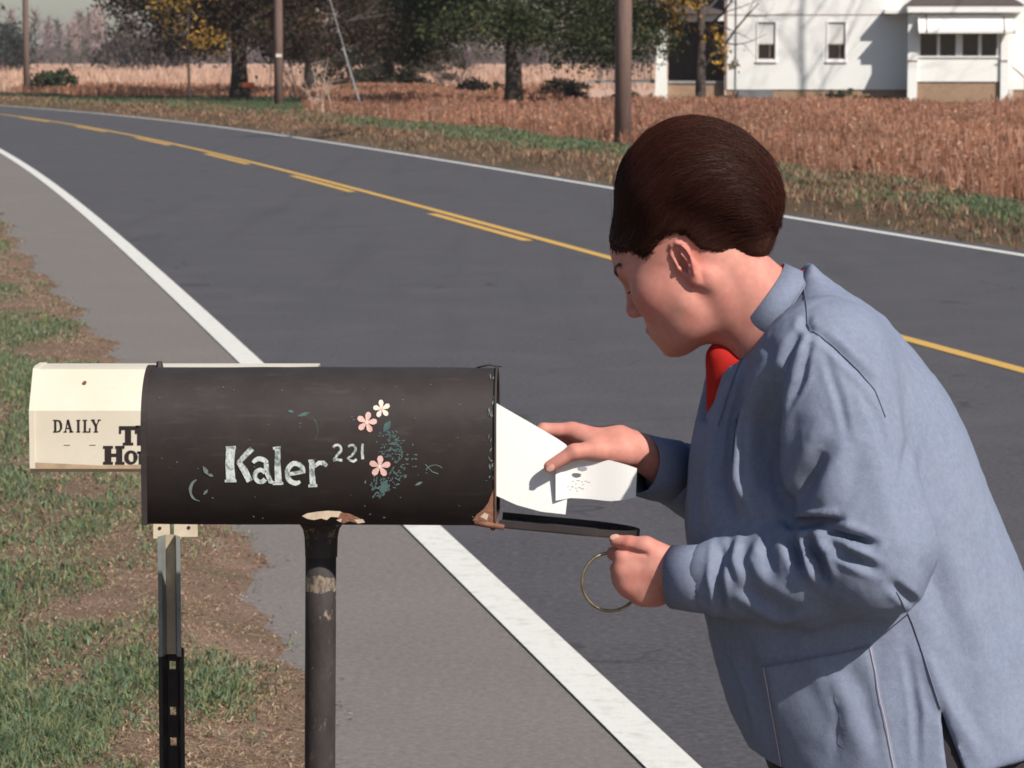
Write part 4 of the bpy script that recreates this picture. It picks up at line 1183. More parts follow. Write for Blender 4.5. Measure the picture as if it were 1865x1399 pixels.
mb.add([(nL, y, z) for y, z in prof] + [(nL, y, z) for y, z in inp], [(i, (i + 1) % k, k + (i + 1) % k, k + i) for i in range(k)])
mb.add([(-nL, y, z) for y, z in prof], [tuple(range(k))]); mb.add([(-nL + .004, y, z) for y, z in inp], [tuple(range(k))])
mb.build('box_shell', M['cream'], news)
mb = MB(); lip = [(NW / 2 + (y - NW / 2) * 1.02, (z - (nz0 + nz1) / 2) * 1.02 + (nz0 + nz1) / 2) for y, z in prof]
loft_x(mb, lip, [-nL - .002, -nL + .006]); mb.add([(-nL - .002, y, z) for y, z in lip], [tuple(range(k))]); mb.add([(-nL + .006, y, z) for y, z in lip] + [(-nL + .006, y, z) for y, z in prof], [(i, (i + 1) % k, k + (i + 1) % k, k + i) for i in range(k)])
mb.build('back_rim', M['cream'], news)
mb = MB(); p = T(153, 698, NY + .022); sl = (p[2] - nzm) / (nz1 - nzm) * cut
mb.tube([(p[0] - ncx, sl - .003, p[2]), (p[0] - ncx, sl + .004, p[2])], .0028, 8); mb.build('rivet', M['rust'], news)
mb = MB(); mb.add([(-nL, -.0006, nz0 + .006), (nL, -.0006, nz0 + .006), (nL, -.0006, nz0 + .012), (nL * .3, -.0006, nz0 + .0155), (-nL * .5, -.0006, nz0 + .011), (-nL, -.0006, nz0 + .016)], [(0, 1, 2, 3, 4, 5)]); mb.build('rust_stain', plain('brown_stain', (0.40, 0.29, 0.19), .7, var=.3, scale=40), news)
def nprint(polys):
    mb = MB()
    for poly in polys: 
        P3 = [T(x, y, NY) for x, y in poly]
        mb.add([(p[0] - ncx, -.0008, p[2]) for p in P3], [tuple(range(len(poly)))])
    return mb.build('letter', M['print'], news)
def rc(x0, y0, x1, y1): return [(x0, y0), (x1, y0), (x1, y1), (x0, y1)]
# DAILY, y 765..788
y0, y1 = 764.5, 787.5
nprint([rc(97, y0, 104, y0 + 2), rc(97, y1 - 2, 104, y1), rc(99, y0 + 2, 103, y1 - 2)] + stroke([(104, y0 + 1), (109, y0 + 2.5), (111.5, y0 + 8), (111.5, y1 - 8), (109, y1 - 2.5), (104, y1 - 1)], [2, 3.4, 4.2, 4.2, 3.4, 2]))
nprint(stroke([(124, y0), (119, y1)], 2) + stroke([(124, y0), (130, y1)], 4.2) + [rc(116, y1 - 2, 122, y1), rc(126.5, y1 - 2, 134, y1), rc(121, 779, 128, 781)])
nprint([rc(139.5, y0, 146.5, y0 + 2), rc(139.5, y1 - 2, 146.5, y1), rc(141, y0 + 2, 145, y1 - 2)])
nprint([rc(151, y0, 159, y0 + 2), rc(151, y1 - 2, 165, y1), rc(153, y0 + 2, 157, y1 - 2), rc(162.5, y1 - 8, 165, y1 - 2)])
nprint(stroke([(169, y0), (175, 776)], 4) + stroke([(181, y0), (175.5, 776)], 2) + [rc(173, 775, 177, y1 - 2), rc(171, y1 - 2, 179, y1), rc(166, y0 - .5, 173, y0 + 1.5), rc(178, y0 - .5, 184, y0 + 1.5)])
# heavy slab masthead
nprint([rc(217, 776, 250, 783), rc(217, 783, 221, 790), rc(246, 783, 250, 790), rc(228, 783, 239, 806), rc(224, 806, 243, 811)])
nprint([rc(247, 775, 252, 779), rc(250, 775, 259, 811)] + stroke([(258, 793), (266, 788), (273, 791), (274, 800), (274, 811)], [6, 8, 9, 9, 9]))
nprint([rc(188, 812, 206, 817), rc(191, 817, 203, 841), rc(188, 841, 206, 846), rc(210, 812, 227, 817), rc(212, 817, 223, 841), rc(210, 841, 227, 846), rc(203, 826, 212, 832)])
nprint(stroke(arcp(239, 833, 8.5, 10.5, 0, 360, 18), [8, 7, 6, 5, 4.5, 5, 6, 7, 8, 8, 8, 7, 6, 5, 4.5, 5, 6, 7, 8]))
nprint([rc(250, 822, 256, 826), rc(253, 822, 262, 846)] + stroke([(261, 830), (268, 824), (275, 828), (276, 846)], [6, 8, 9, 9]))
# faint old marks under the lettering
M['scuff'] = plain('scuff_brown', (0.46, 0.35, 0.25), .8)
for x in (123, 170):
    mb = MB(); p = T(x, 810, NY); mb.box((p[0] - ncx - .005, -.0012, p[2] - .0006), (p[0] - ncx + .004, -.0004, p[2] + .0006)); mb.build('scuff', M['scuff'], news)

M['channel'] = plain('weathered_channel_steel', (0.46, 0.38, 0.27), 0.7, 0.0, var=0.35, scale=25)
M['channel_edge'] = plain('channel_flange_paint', (0.20, 0.215, 0.21), 0.6, 0.0, var=0.3, scale=25)
M['dark_channel'] = plain('dark_channel_steel', (0.035, 0.028, 0.026), 0.65, 0.2, var=0.4, scale=30)
M['cream_plate'] = plain('cream_bracket_paint', (0.60, 0.51, 0.40), 0.6, var=0.15, scale=30)
s_ = (NY + .05) / FPX; qx = npx - ncx
def px2(px): return T(px, 1000, NY + .05)[0] - ncx
def pz(py): return T(308, py, NY + .05)[2]
# channel: web, two side walls and two lips, with punched holes in the web
def channel(name, xl, xr, zb, zt, mat, lipmat, holes, dep=.022, yy=.05):
    wl, wr = xl + (xr - xl) * .30, xr - (xr - xl) * .30
    mb = MB()
    hz = sorted(holes); hw = (wr - wl) * .30; c0 = (wl + wr) / 2
    z = zb; 
    for h in hz + [None]:
        top = zt if h is None else h - .0065
        mb.box((wl, yy + dep, z), (wr, yy + dep + .003, top))
        if h is not None:
            mb.box((wl, yy + dep, top), (c0 - hw, yy + dep + .003, top + .013)); mb.box((c0 + hw, yy + dep, top), (wr, yy + dep + .003, top + .013)); z = top + .013
    w_ = mb.build(name, mat, news)
    mb = MB()
    for a, b in ((xl, wl), (xr, wr)):
        sgn = 1 if b > a else -1
        mb.add([(a, yy, zb), (a + sgn * .006, yy, zb), (b, yy + dep, zb), (b, yy + dep + .003, zb), (a, yy + .003, zb), (a, yy, zt), (a + sgn * .006, yy, zt), (b, yy + dep, zt), (b, yy + dep + .003, zt), (a, yy + .003, zt)],
               [(0, 1, 6, 5), (1, 2, 7, 6), (2, 3, 8, 7), (3, 4, 9, 8), (4, 0, 5, 9), (5, 6, 7, 8, 9), (4, 3, 2, 1, 0)])
    mb.build('flange', lipmat, news)
    return w_
channel('post', px2(287), px2(328), pz(1196), pz(978), M['channel'], M['channel_edge'], [])
channel('lower_post', px2(284), px2(331), -.35, pz(1184), M['dark_channel'], M['dark_channel'], [pz(y) for y in (1220, 1304, 1360, 1418)] , yy=.066)
mb = MB()
xa, xb, xm0, xm1 = px2(275), px2(356), px2(305), px2(313)
mb.box((xa, .085, pz(987)), (xm0, .089, nz0 + .002)); mb.box((xm1, .085, pz(984)), (xb, .089, nz0 + .002)); mb.box((xm0, .085, pz(950)), (xm1, .089, nz0 + .002))
pl = mb.build('bracket', M['cream_plate'], news)
for a, b in ((287, 968), (340, 967)):
    mb = MB(); x, z = px2(a), pz(b); mb.tube([(x, .084, z), (x, .0849, z)], .0028, 8); mb.build('bolt_hole', M['dark_channel'], pl)

# ------------------------------------------------------------------ the mail
M['paper'] = plain('white_paper', (0.83, 0.83, 0.83), 0.75, var=0.02, spec=0.3)
M['paper2'] = plain('envelope_paper', (0.81, 0.81, 0.80), 0.75, var=0.03, spec=0.3)
M['ink'] = plain('grey_ink', (0.30, 0.29, 0.33), 0.8, var=0.3, scale=200)
def curved_paper(name, px, Yf, mat, th=0.0012, nx=16, ny=8):
    """px(s, t) photo pixel of the sheet, Yf(s, t) its depth"""
    V = []; F = []
    for k in (0, 1):
        for j in range(ny + 1):
            for i in range(nx + 1):
                s, t_ = i / nx, j / ny; x, y = px(s, t_); V.append(T(x, y, Yf(s, t_) + k * th))
    m = (nx + 1); N = m * (ny + 1)
    for j in range(ny):
        for i in range(nx):
            a = j * m + i; F.append((a, a + 1, a + m + 1, a + m)); a += N; F.append((a + m, a + m + 1, a + 1, a))
    rim = [i for i in range(m)] + [j * m + nx for j in range(1, ny + 1)] + [ny * m + i for i in range(nx - 1, -1, -1)] + [j * m for j in range(ny - 1, 0, -1)]
    for a, b in zip(rim, rim[1:] + rim[:1]): F.append((b, a, a + N, b + N))
    return mesh_py(name, V, F, mat, None, smooth=False)
def lerp_curve(pts, s):
    pts = np.array(pts, float); d = np.r_[0, np.cumsum(np.hypot(*np.diff(pts, axis=0).T))]; d /= d[-1]
    return np.interp(s, d, pts[:, 0]), np.interp(s, d, pts[:, 1])
def sheetpx(top, bot):
    def f(s, t_):
        a = lerp_curve(top, s); b = lerp_curve(bot, s); return a[0] + (b[0] - a[0]) * t_, a[1] + (b[1] - a[1]) * t_
    return f
PYC = 4.705
big = curved_paper('large_envelope', sheetpx([(800, 668), (905, 735), (985, 781), (1027, 806), (1042, 822)], [(800, 874), (905, 903), (938, 919), (985, 932), (1030, 937)]), lambda s, t_: PYC + .006 * math.sin(s * 3) - .012 * t_ * s, M['paper'])
tag(big, 'large white envelope slanting into the open mouth of the dark mailbox, gripped by thumb', 'envelope', 'mail being pulled from the mailbox')
un = curved_paper('magazine', sheetpx([(800, 760), (905, 800), (985, 835), (1030, 850)], [(800, 868), (905, 895), (940, 913), (985, 927), (1026, 930)]), lambda s, t_: PYC + .012 + .006 * math.sin(s * 3), M['paper2'])
tag(un, 'folded white mail piece tucked behind the large envelope at the mailbox mouth', 'mail', 'mail being pulled from the mailbox')
sm = curved_paper('small_envelope', sheetpx([(1012, 846), (1040, 838), (1075, 836), (1110, 838), (1140, 846), (1160, 853)], [(1012, 912), (1040, 907), (1075, 909), (1110, 913), (1135, 911), (1158, 906)]), lambda s, t_: PYC - .012 + .004 * math.sin(s * 5) , M['paper2'], .0016)
tag(sm, 'small white envelope with a grey postmark hanging under the hand', 'envelope', 'mail being pulled from the mailbox')
mb = MB()
R = random.Random(8)
def inkpoly(poly): mb.add([T(x, y, PYC - .0175) for x, y in poly], [tuple(range(len(poly)))])
inkpoly([(1051, 853), (1056, 850), (1064, 850), (1070, 852), (1068, 857), (1060, 859), (1053, 857)])
for (x, y) in [(1042, 876), (1050, 875), (1058, 877), (1064, 876), (1047, 881), (1060, 882), (1069, 878)]: inkpoly(rc(x, y, x + R.uniform(3, 6), y + 1.3))
mb.build('postmark', M['ink'], sm)
# ------------------------------------------------------------------ sculpting: signed distance fields meshed by surface nets
def N2(v): v = np.asarray(v, float); return v / np.linalg.norm(v)
def f_cap(a, b, ra, rb):
    a = np.asarray(a, float); b = np.asarray(b, float); ab = b - a; L = ab @ ab
    def f(P):
        t_ = np.clip(((P - a) @ ab) / L, 0, 1)
        return np.linalg.norm(P - a - t_[:, None] * ab, axis=1) - (ra + (rb - ra) * t_)
    return f
def f_sph(c, r):
    c = np.asarray(c, float)
    return lambda P: np.linalg.norm(P - c, axis=1) - r
def f_ell(c, r, A=None):
    c = np.asarray(c, float); r = np.asarray(r, float)
    def f(P):
        q = P - c
        if A is not None: q = q @ A
        k0 = np.linalg.norm(q / r, axis=1); k1 = np.linalg.norm(q / (r * r), axis=1) + 1e-9
        return k0 * (k0 - 1) / k1
    return f
def axes(x, up=(0, 0, 1)):
    x = N2(x); y = N2(np.cross(up, x)); z = np.cross(x, y); return np.stack([x, y, z], 1)
def local(o, A, f, s=1.0):
    o = np.asarray(o, float)
    return lambda P: f(((P - o) @ A) / s) * s

class Field:
    def __init__(s): s.ops = []
    def u(s, f, k=0.006): s.ops.append((0, f, k)); return s
    def sub(s, f, k=0.004): s.ops.append((1, f, k)); return s
    def inter(s, f, k=0.0): s.ops.append((2, f, k)); return s
    @staticmethod
    def comb(d, e, op, k):
        if op == 0:
            if k <= 0: return np.minimum(d, e)
            h = np.maximum(k - np.abs(d - e), 0) / k
            return np.minimum(d, e) - h * h * k / 4
        if op == 1: e = -e
        if k <= 0: return np.maximum(d, e)
        h = np.maximum(k - np.abs(d - e), 0) / k
        return np.maximum(d, e) + h * h * k / 4
    def full(s, P):
        d = np.full(len(P), 9.0)
        for op, f, k in s.ops: d = s.comb(d, f(P), op, k)
        return d
    def mesh(s, lo, hi, h, B=8, slack=1.8):
        lo = np.asarray(lo, float); hi = np.asarray(hi, float)
        nb = np.ceil((hi - lo) / (h * B)).astype(int)
        I = np.stack(np.meshgrid(*[np.arange(k) for k in nb], indexing='ij'), -1).reshape(-1, 3)
        C = lo + (I + 0.5) * h * B
        rad = h * B * 0.87
        d = np.full(len(C), 9.0); E = []
        for op, f, k in s.ops:
            e = f(C); E.append(e.astype(np.float32)); d = s.comb(d, e, op, k)
        act = np.abs(d) < rad * slack
        I = I[act]; E = [e[act] for e in E]
        g = np.arange(B + 1)
        off = np.stack(np.meshgrid(g, g, g, indexing='ij'), -1).reshape(-1, 3)
        n1 = B + 1
        keys = []; verts = []; edges = []
        NX = (nb * B + 2)
        def key(c): return (c[..., 0] * NX[1] + c[..., 1]) * NX[2] + c[..., 2]
        CH = 500
        for c0 in range(0, len(I), CH):
            Ib = I[c0:c0 + CH]; m = len(Ib)
            base = Ib * B
            P = (lo + (base[:, None, :] + off[None]) * h).reshape(m, -1, 3)
            D = np.full((m, n1 ** 3), 9.0)
            for (op, f, k), e in zip(s.ops, E):
                sel = np.nonzero(e[c0:c0 + CH] < rad * (slack + .2) + k + 0.004)[0] if op < 2 else np.arange(m)
                if len(sel) == 0: continue
                v = f(P[sel].reshape(-1, 3)).reshape(len(sel), -1)
                D[sel] = s.comb(D[sel], v, op, k)
            D = D.reshape(m, n1, n1, n1)
            S = D < 0
            cor = [(a, b, c) for a in (0, 1) for b in (0, 1) for c in (0, 1)]
            def sl(A, q): return A[:, q[0]:q[0] + B, q[1]:q[1] + B, q[2]:q[2] + B]
            cnt = sum(sl(S, q).astype(np.int8) for q in cor)
            mix = (cnt > 0) & (cnt < 8)
            w_ = np.nonzero(mix)
            if len(w_[0]) == 0: continue
            acc = np.zeros((len(w_[0]), 3)); num = np.zeros(len(w_[0]))
            vals = {q: D[w_[0], w_[1] + q[0], w_[2] + q[1], w_[3] + q[2]] for q in cor}
            for a in cor:
                for ax in range(3):
                    if a[ax]: continue
                    b = list(a); b[ax] = 1; b = tuple(b)
                    va, vb = vals[a], vals[b]; x = (va < 0) != (vb < 0)
                    t_ = np.where(x, va / np.where(x, va - vb, 1), 0)
                    p = np.zeros((len(t_), 3)); p[:] = a; p[:, ax] += t_
                    acc += p * x[:, None]; num += x
            cell = base[w_[0]] + np.stack(w_[1:], 1)
            verts.append(lo + (cell + acc / num[:, None]) * h); keys.append(key(cell))
            for ax in range(3):
                q = [0, 0, 0]; q[ax] = 1
                s0 = sl(S, (0, 0, 0)); s1 = sl(S, tuple(q)); x = np.nonzero(s0 != s1)
                cc = base[x[0]] + np.stack(x[1:], 1); flip = s0[x]
                o1 = np.zeros(3, int); o2 = np.zeros(3, int); o1[(ax + 1) % 3] = 1; o2[(ax + 2) % 3] = 1
                quad = np.stack([key(cc - o1 - o2), key(cc - o2), key(cc), key(cc - o1)], 1)
                quad[~flip] = quad[~flip][:, ::-1]
                edges.append(quad)
        keys = np.concatenate(keys); verts = np.concatenate(verts); Q = np.concatenate(edges)
        o = np.argsort(keys); ks = keys[o]
        idx = np.searchsorted(ks, Q); idx = np.clip(idx, 0, len(ks) - 1)
        ok = (ks[idx] == Q).all(1)
        F = o[idx[ok]]
        return verts, F

def relax(V, F, it=1, lam=0.5):
    E = np.concatenate([F[:, [0, 1]], F[:, [1, 2]], F[:, [2, 3]], F[:, [3, 0]]]); E = np.concatenate([E, E[:, ::-1]])
    n = len(V)
    for _ in range(it):
        S = np.zeros_like(V); c = np.bincount(E[:, 0], minlength=n)
        for k in range(3): S[:, k] = np.bincount(E[:, 0], weights=V[E[:, 1], k], minlength=n)
        V = V + (S / np.maximum(c, 1)[:, None] - V) * lam
    return V
def normals(V, F):
    n = np.cross(V[F[:, 2]] - V[F[:, 0]], V[F[:, 3]] - V[F[:, 1]])
    N = np.zeros_like(V)
    for q in range(4):
        for k in range(3): N[:, k] += np.bincount(F[:, q], weights=n[:, k], minlength=len(V))
    return N / (np.linalg.norm(N, axis=1)[:, None] + 1e-12)
def polydist(X, pts):
    """distance and position 0..1 along a polyline, in 2-D"""
    best = np.full(len(X), 9e9); par = np.zeros(len(X)); m = len(pts) - 1
    for i in range(m):
        a, b = np.array(pts[i], float), np.array(pts[i + 1], float); ab = b - a
        t_ = np.clip(((X - a) @ ab) / (ab @ ab + 1e-12), 0, 1); d = np.linalg.norm(X - a - t_[:, None] * ab, axis=1)
        u_ = d < best; best[u_] = d[u_]; par[u_] = (i + t_[u_]) / m
    return best, par

# ------------------------------------------------------------------ the person
person = thing('person', 'person in a blue-grey work smock bending to take mail from the dark mailbox', 'person', (0.52, 4.66, 0.0))
PO = np.array([0.52, 4.66, 0.0])
def pmesh(name, V, F, mat, parent=person, smooth=True, col=None):
    off = PO
    return mesh_np(name, V - off, F, mat, parent, smooth=smooth, col=col)

# --- head frame: facing left, tipped down, turned a little away from the camera
ya, pi_ = math.radians(20), math.radians(28)
f0 = np.array([-math.cos(ya), math.sin(ya), 0]); up0 = np.array([0, 0, 1.0])
hf = f0 * math.cos(pi_) - up0 * math.sin(pi_); hu = up0 * math.cos(pi_) + f0 * math.sin(pi_); hl = np.cross(hu, hf)
HA = np.stack([hf, hl, hu], 1)
HSC = 1.03
HO = T(1240, 487, 4.575) - HA @ (np.array([0, 0.074, 0.0]) * HSC)
def hp(x, y, z): return HO + HA @ (np.array([x, y, z]) * HSC)
def hd(f): return local(HO, HA, f, HSC)

B = Field()
# skull, face and jaw (head frame: x forward, y to the person's left, z up; origin between the ears)
B.u(hd(f_ell((0.005, 0, .045), (.1005, .074, .085))), .01)
B.u(hd(f_ell((.036, 0, -.020), (.056, .062, .072))), .03)
B.u(hd(f_cap((.020, .049, -.046), (.074, .018, -.074), .016, .017)), .036)
B.u(hd(f_cap((.020, -.049, -.046), (.074, -.018, -.074), .016, .017)), .036)
B.u(hd(f_ell((.070, 0, -.052), (.028, .032, .038))), .02)
B.u(hd(f_sph((.0795, 0, -.078), .0165)), .022)
B.u(hd(f_ell((.040, 0, -.062), (.046, .050, .030))), .03)
for sg in (1, -1):
    B.u(hd(f_ell((.062, sg * .042, -.012), (.024, .019, .024))), .034)            # cheekbone
    B.u(hd(f_cap((.095, sg * .010, .036), (.081, sg * .046, .035), .010, .009)), .016)  # brow
    B.sub(hd(f_sph((.102, sg * .030, .015), .0185)), .013)                        # eye socket
    B.u(hd(f_ell((.0775, sg * .031, .015), (.0125, .0145, .0115))), .003)          # closed, downcast lids
B.u(hd(f_cap((.095, 0, .026), (.1085, 0, -.012), .0072, .0098)), .011)               # nose bridge
B.u(hd(f_sph((.1105, 0, -.0165), .0106)), .006)
for sg in (1, -1):
    B.u(hd(f_ell((.1020, sg * .0115, -.022), (.0095, .0075, .0075))), .006)
    B.sub(hd(f_sph((.1065, sg * .0065, -.030), .0036)), .003)
B.u(hd(f_ell((.0965, 0, -.0515), (.0105, .021, .0062))), .005)                       # upper lip
B.u(hd(f_ell((.0945, 0, -.063), (.010, .018, .0066))), .005)                        # lower lip
B.sub(hd(f_cap((.1065, -.018, -.057), (.1065, .018, -.057), .0026, .0026)), .0025)
B.sub(hd(f_ell((.102, 0, -.076), (.012, .022, .007))), .012)
# ears
for sg in (1, -1):
    e0 = np.array([-.006, sg * .0700, .004])
    ex = N2([-.97, sg * .22, 0]); eu = N2(np.array([-.20, sg * .08, .97])); eu = N2(eu - ex * (eu @ ex)); en = np.cross(ex, eu) * (1 if (np.cross(ex, eu) @ [0, sg, 0]) > 0 else -1)
    EA = np.stack([ex, eu, en], 1)
    def ear(f, e0=e0, EA=EA):
        sc3 = np.array([.80, .96, .94])
        return hd(lambda P: f(((P - e0) @ EA) / sc3) * .86)
    B.u(ear(f_ell((0.003, 0.002, -.001), (.0165, .029, .0040))), .005)
    B.u(ear(f_ell((-.006, -.004, -.010), (.010, .022, .012))), .008)               # root against the skull
    rim = [(-.012, .004), (-.0115, .017), (-.004, .0285), (.007, .0295), (.0150, .021), (.0185, .007), (.0165, -.008), (.010, -.021)]
    for a, b in zip(rim, rim[1:]): B.u(ear(f_cap((a[0], a[1], .0036), (b[0], b[1], .0036), .0032, .0032)), .0022)
    ant = [(.004, .014), (.0095, .004), (.0085, -.008), (.003, -.016)]
    for a, b in zip(ant, ant[1:]): B.u(ear(f_cap((a[0], a[1], .0035), (b[0], b[1], .0035), .0030, .0030)), .002)
    sca = [(-.005, .021), (.005, .0225), (.0125, .014), (.0140, .002)]
    for a, b in zip(sca, sca[1:]): B.sub(ear(f_cap((a[0], a[1], .0060), (b[0], b[1], .0060), .0036, .0032)), .002)
    B.sub(ear(f_ell((-.002, -.003, .0030), (.0085, .0125, .0125))), .0025)          # concha
    B.sub(ear(f_ell((-.003, .012, .005), (.0065, .006, .006))), .003)
    B.u(ear(f_ell((.001, -.0275, .000), (.0085, .0085, .0046))), .005)             # lobe
    B.u(ear(f_sph((-.0115, -.004, .004), .0044)), .003)                            # tragus
# neck and a plain trunk inside the clothes
B.u(f_cap(hp(-.030, 0, -.02), T(1422, 592, 4.66), .055, .062), .03)
B.u(f_cap(hp(.005, 0, -.045), T(1385, 620, 4.66), .036, .045), .03)
for sg, kx in ((-1, 0), (1, 0)):
    B.u(f_cap(hp(-.022, -sg * .052, -.03), T(1372, 628, 4.66 + sg * .012), .013, .011), .02)   # neck muscle
B.u(f_cap(T(1450, 640, 4.66), T(1640, 1330, 4.66), .085, .12), .04)
B.u(f_cap(T(1490, 670, 4.53), T(1490, 670, 4.80), .055, .055), .05)
# near (left) arm
NEL = T(1598, 1022, 4.455); NWR = T(1238, 1043, 4.545)
B.u(f_cap(T(1490, 670, 4.53), NEL, .05, .04), .03)
B.u(f_cap(NEL, NWR, .042, .027), .01)
# far (right) arm
FEL = T(1335, 925, 4.835); FWR = T(1158, 820, 4.742)
B.u(f_cap(T(1490, 670, 4.80), FEL, .05, .04), .03)
B.u(f_cap(FEL, FWR, .040, .0245), .01)
# legs, inside the trousers
for sg in (-1, 1):
    B.u(f_cap(T(1645, 1350, 4.66 + sg * .09), (.55, 4.66 + sg * .10, .45), .085, .055), .05)
    B.u(f_cap((.55, 4.66 + sg * .10, .45), (.585, 4.66 + sg * .11, .10), .052, .036), .02)
    B.u(f_cap((.585, 4.66 + sg * .11, .08), (.46, 4.66 + sg * .115, .045), .032, .026), .02)

# --- near hand: a closed fist under the edge of the door, thumb along the top
def Hn(x, y, d): return T(x, y, 4.565 + d)
B.u(f_cap(NWR, Hn(1205, 1040, -.012), .027, .026), .012)
pa = np.stack([N2(Hn(1130, 1052, 0) - Hn(1225, 1040, 0)), [0, 1, 0], [0, 0, 0]], 1).astype(float); pa[:, 1] = N2(np.array([0, 1, 0]) - pa[:, 0] * pa[1, 0]); pa[:, 2] = np.cross(pa[:, 0], pa[:, 1])
B.u(f_ell(Hn(1172, 1044, -.011), (.046, .0195, .042), pa), .018)
B.u(f_ell(Hn(1192, 1072, -.006), (.030, .018, .026), pa), .014)
kn = [Hn(1134, 1016, -.012), Hn(1135, 1040, -.016), Hn(1146, 1066, -.015), Hn(1166, 1087, -.009)]
pp = [Hn(1118, 1008, .016), Hn(1124, 1036, .016), Hn(1138, 1062, .016), Hn(1160, 1084, .014)]
mp_ = [Hn(1136, 998, .034), Hn(1134, 1030, .038), Hn(1144, 1056, .036), Hn(1162, 1078, .032)]
dp_ = [Hn(1158, 1002, .026), Hn(1156, 1032, .030), Hn(1164, 1056, .028), Hn(1178, 1076, .024)]
fr = [.0102, .0104, .0098, .0086]
for i in range(4):
    B.u(f_cap(Hn(1190, 1030 + i * 12, -.012), kn[i], .013, fr[i] * 1.04), .011)
    B.u(f_cap(kn[i], pp[i], fr[i] * 1.02, fr[i] * .96), .004)
    B.u(f_cap(pp[i], mp_[i], fr[i] * .97, fr[i] * .9), .003)
    B.u(f_cap(mp_[i], dp_[i], fr[i] * .9, fr[i] * .82), .003)
B.u(f_cap(Hn(1208, 1018, -.008), Hn(1176, 996, -.016), .0175, .0145), .014)          # thumb base
B.u(f_cap(Hn(1176, 996, -.016), Hn(1147, 990, -.010), .0130, .0108), .006)
B.u(f_cap(Hn(1147, 990, -.010), Hn(1121, 985, -.002), .0108, .0088), .004)
B.sub(f_cap(Hn(1146, 1003, -.021), Hn(1176, 1009, -.030), .0022, .0016), .005)
B.sub(f_cap(Hn(1128, 1000, -.012), Hn(1146, 1003, -.021), .0024, .0022), .004)
NAILN = (Hn(1122, 983, -.002), N2(np.array([-.25, -.75, .62])))

# --- far hand: fingers behind the envelopes, thumb in front
def Hf(x, y, d): return T(x, y, PYC + d)
B.u(f_cap(FWR, Hf(1125, 808, .030), .0245, .027), .012)
K_ = [Hf(1042, 784, .026), Hf(1046, 790, .048), Hf(1054, 801, .066), Hf(1066, 815, .080)]
for i in range(4): B.u(f_cap(Hf(1128, 806 + i * 4, .020 + i * .012), K_[i], .0165, .0118 - i * .0006), .016)
P1_ = [Hf(990, 783, .024), Hf(994, 798, .038), Hf(1004, 814, .052), Hf(1022, 830, .062)]
P2_ = [Hf(962, 802, .024), Hf(962, 822, .030), Hf(974, 838, .038), Hf(998, 848, .048)]
P3_ = [Hf(944, 822, .023), Hf(942, 844, .024), Hf(956, 858, .028), Hf(984, 862, .036)]
for i in range(4):
    r_ = (.0102, .0104, .0098, .0086)[i]
    B.u(f_cap(K_[i], P1_[i], r_ * 1.1, r_), .006); B.u(f_cap(P1_[i], P2_[i], r_, r_ * .92), .003); B.u(f_cap(P2_[i], P3_[i], r_ * .92, r_ * .82), .003)
B.u(f_cap(Hf(1138, 826, .010), Hf(1085, 820, -.006), .0195, .0150), .016)
B.u(f_cap(Hf(1085, 820, -.006), Hf(1046, 823, -.020), .0142, .0115), .008)
B.u(f_cap(Hf(1046, 823, -.020), Hf(1001, 850, -.021), .0112, .0088), .005)
B.u(f_cap(Hf(1085, 812, .008), Hf(1060, 796, .020), .014, .011), .014)                  # web of the thumb
NAILF = (Hf(1003, 852, -.027), N2(np.array([-.2, -1.0, .12])))

V, F = B.mesh((-.32, 4.30, -.0), (1.0, 5.05, 1.72), 0.0025, slack=2.6)
V = relax(V, F, 1, 0.4)
# skin tints that belong to the skin: lips, cheeks, ear, knuckles
L = ((V - HO) @ HA) / HSC
sk = np.array([0.53, 0.232, 0.188])
tint = np.tile(sk, (len(V), 1))
def blob(c, r): return np.clip(1 - np.linalg.norm((L - np.array(c)) / np.array(r), axis=1), 0, 1)
for c, r in (((.070, .045, -.022), (.04, .04, .035)), ((-.01, .078, .0), (.03, .03, .045)), ((.117, 0, -.018), (.022, .022, .02))):
    tint = tint * (1 - blob(c, r)[:, None] * np.array([.02, .26, .24]))
lip = np.clip(2.2 * blob((.104, 0, -.057), (.02, .032, .0165)), 0, 1)[:, None]
tint = tint * (1 - lip) + lip * np.array([0.36, 0.12, 0.10])
tint = tint * (1 + 0.10 * vnoise(V * 60, 2)[:, None] * np.array([.5, 1.3, 1.3]) + 0.09 * vnoise(V * 170, 3)[:, None])
hands = (V[:, 0] < T(1250, 800, 4.6)[0]) & (V[:, 2] < T(1000, 740, 4.6)[2])
for c in kn + K_ + [Hn(1147, 990, -.016)]:
    d = np.clip(1 - np.linalg.norm(V - c, axis=1) / .017, 0, 1)[:, None]; tint = tint * (1 - d * np.array([0.02, .22, .2]))
t = NT('skin')
c = t.attr(); f = t.noise(420, 3, 0.7); f2 = t.noise(60, 4, .6)
c = t.mix(t.ramp(f2, [(.35, 0.0), (.75, 0.28)]), c, (0.44, 0.165, 0.125))
t.base(c).set(Roughness=0.6, Specular_IOR_Level=0.28, Subsurface_Weight=0.06, Subsurface_Scale=0.006)
t.b.inputs['Subsurface Radius'].default_value = (1.0, 0.35, 0.2)
t.bump(f, 0.10, 0.0015); M['skin'] = t.m
body = pmesh('body', V, F, M['skin'], col=tint)
BODYF = B
M['nail'] = plain('nail', (0.60, 0.33, 0.27), 0.3, var=.05)
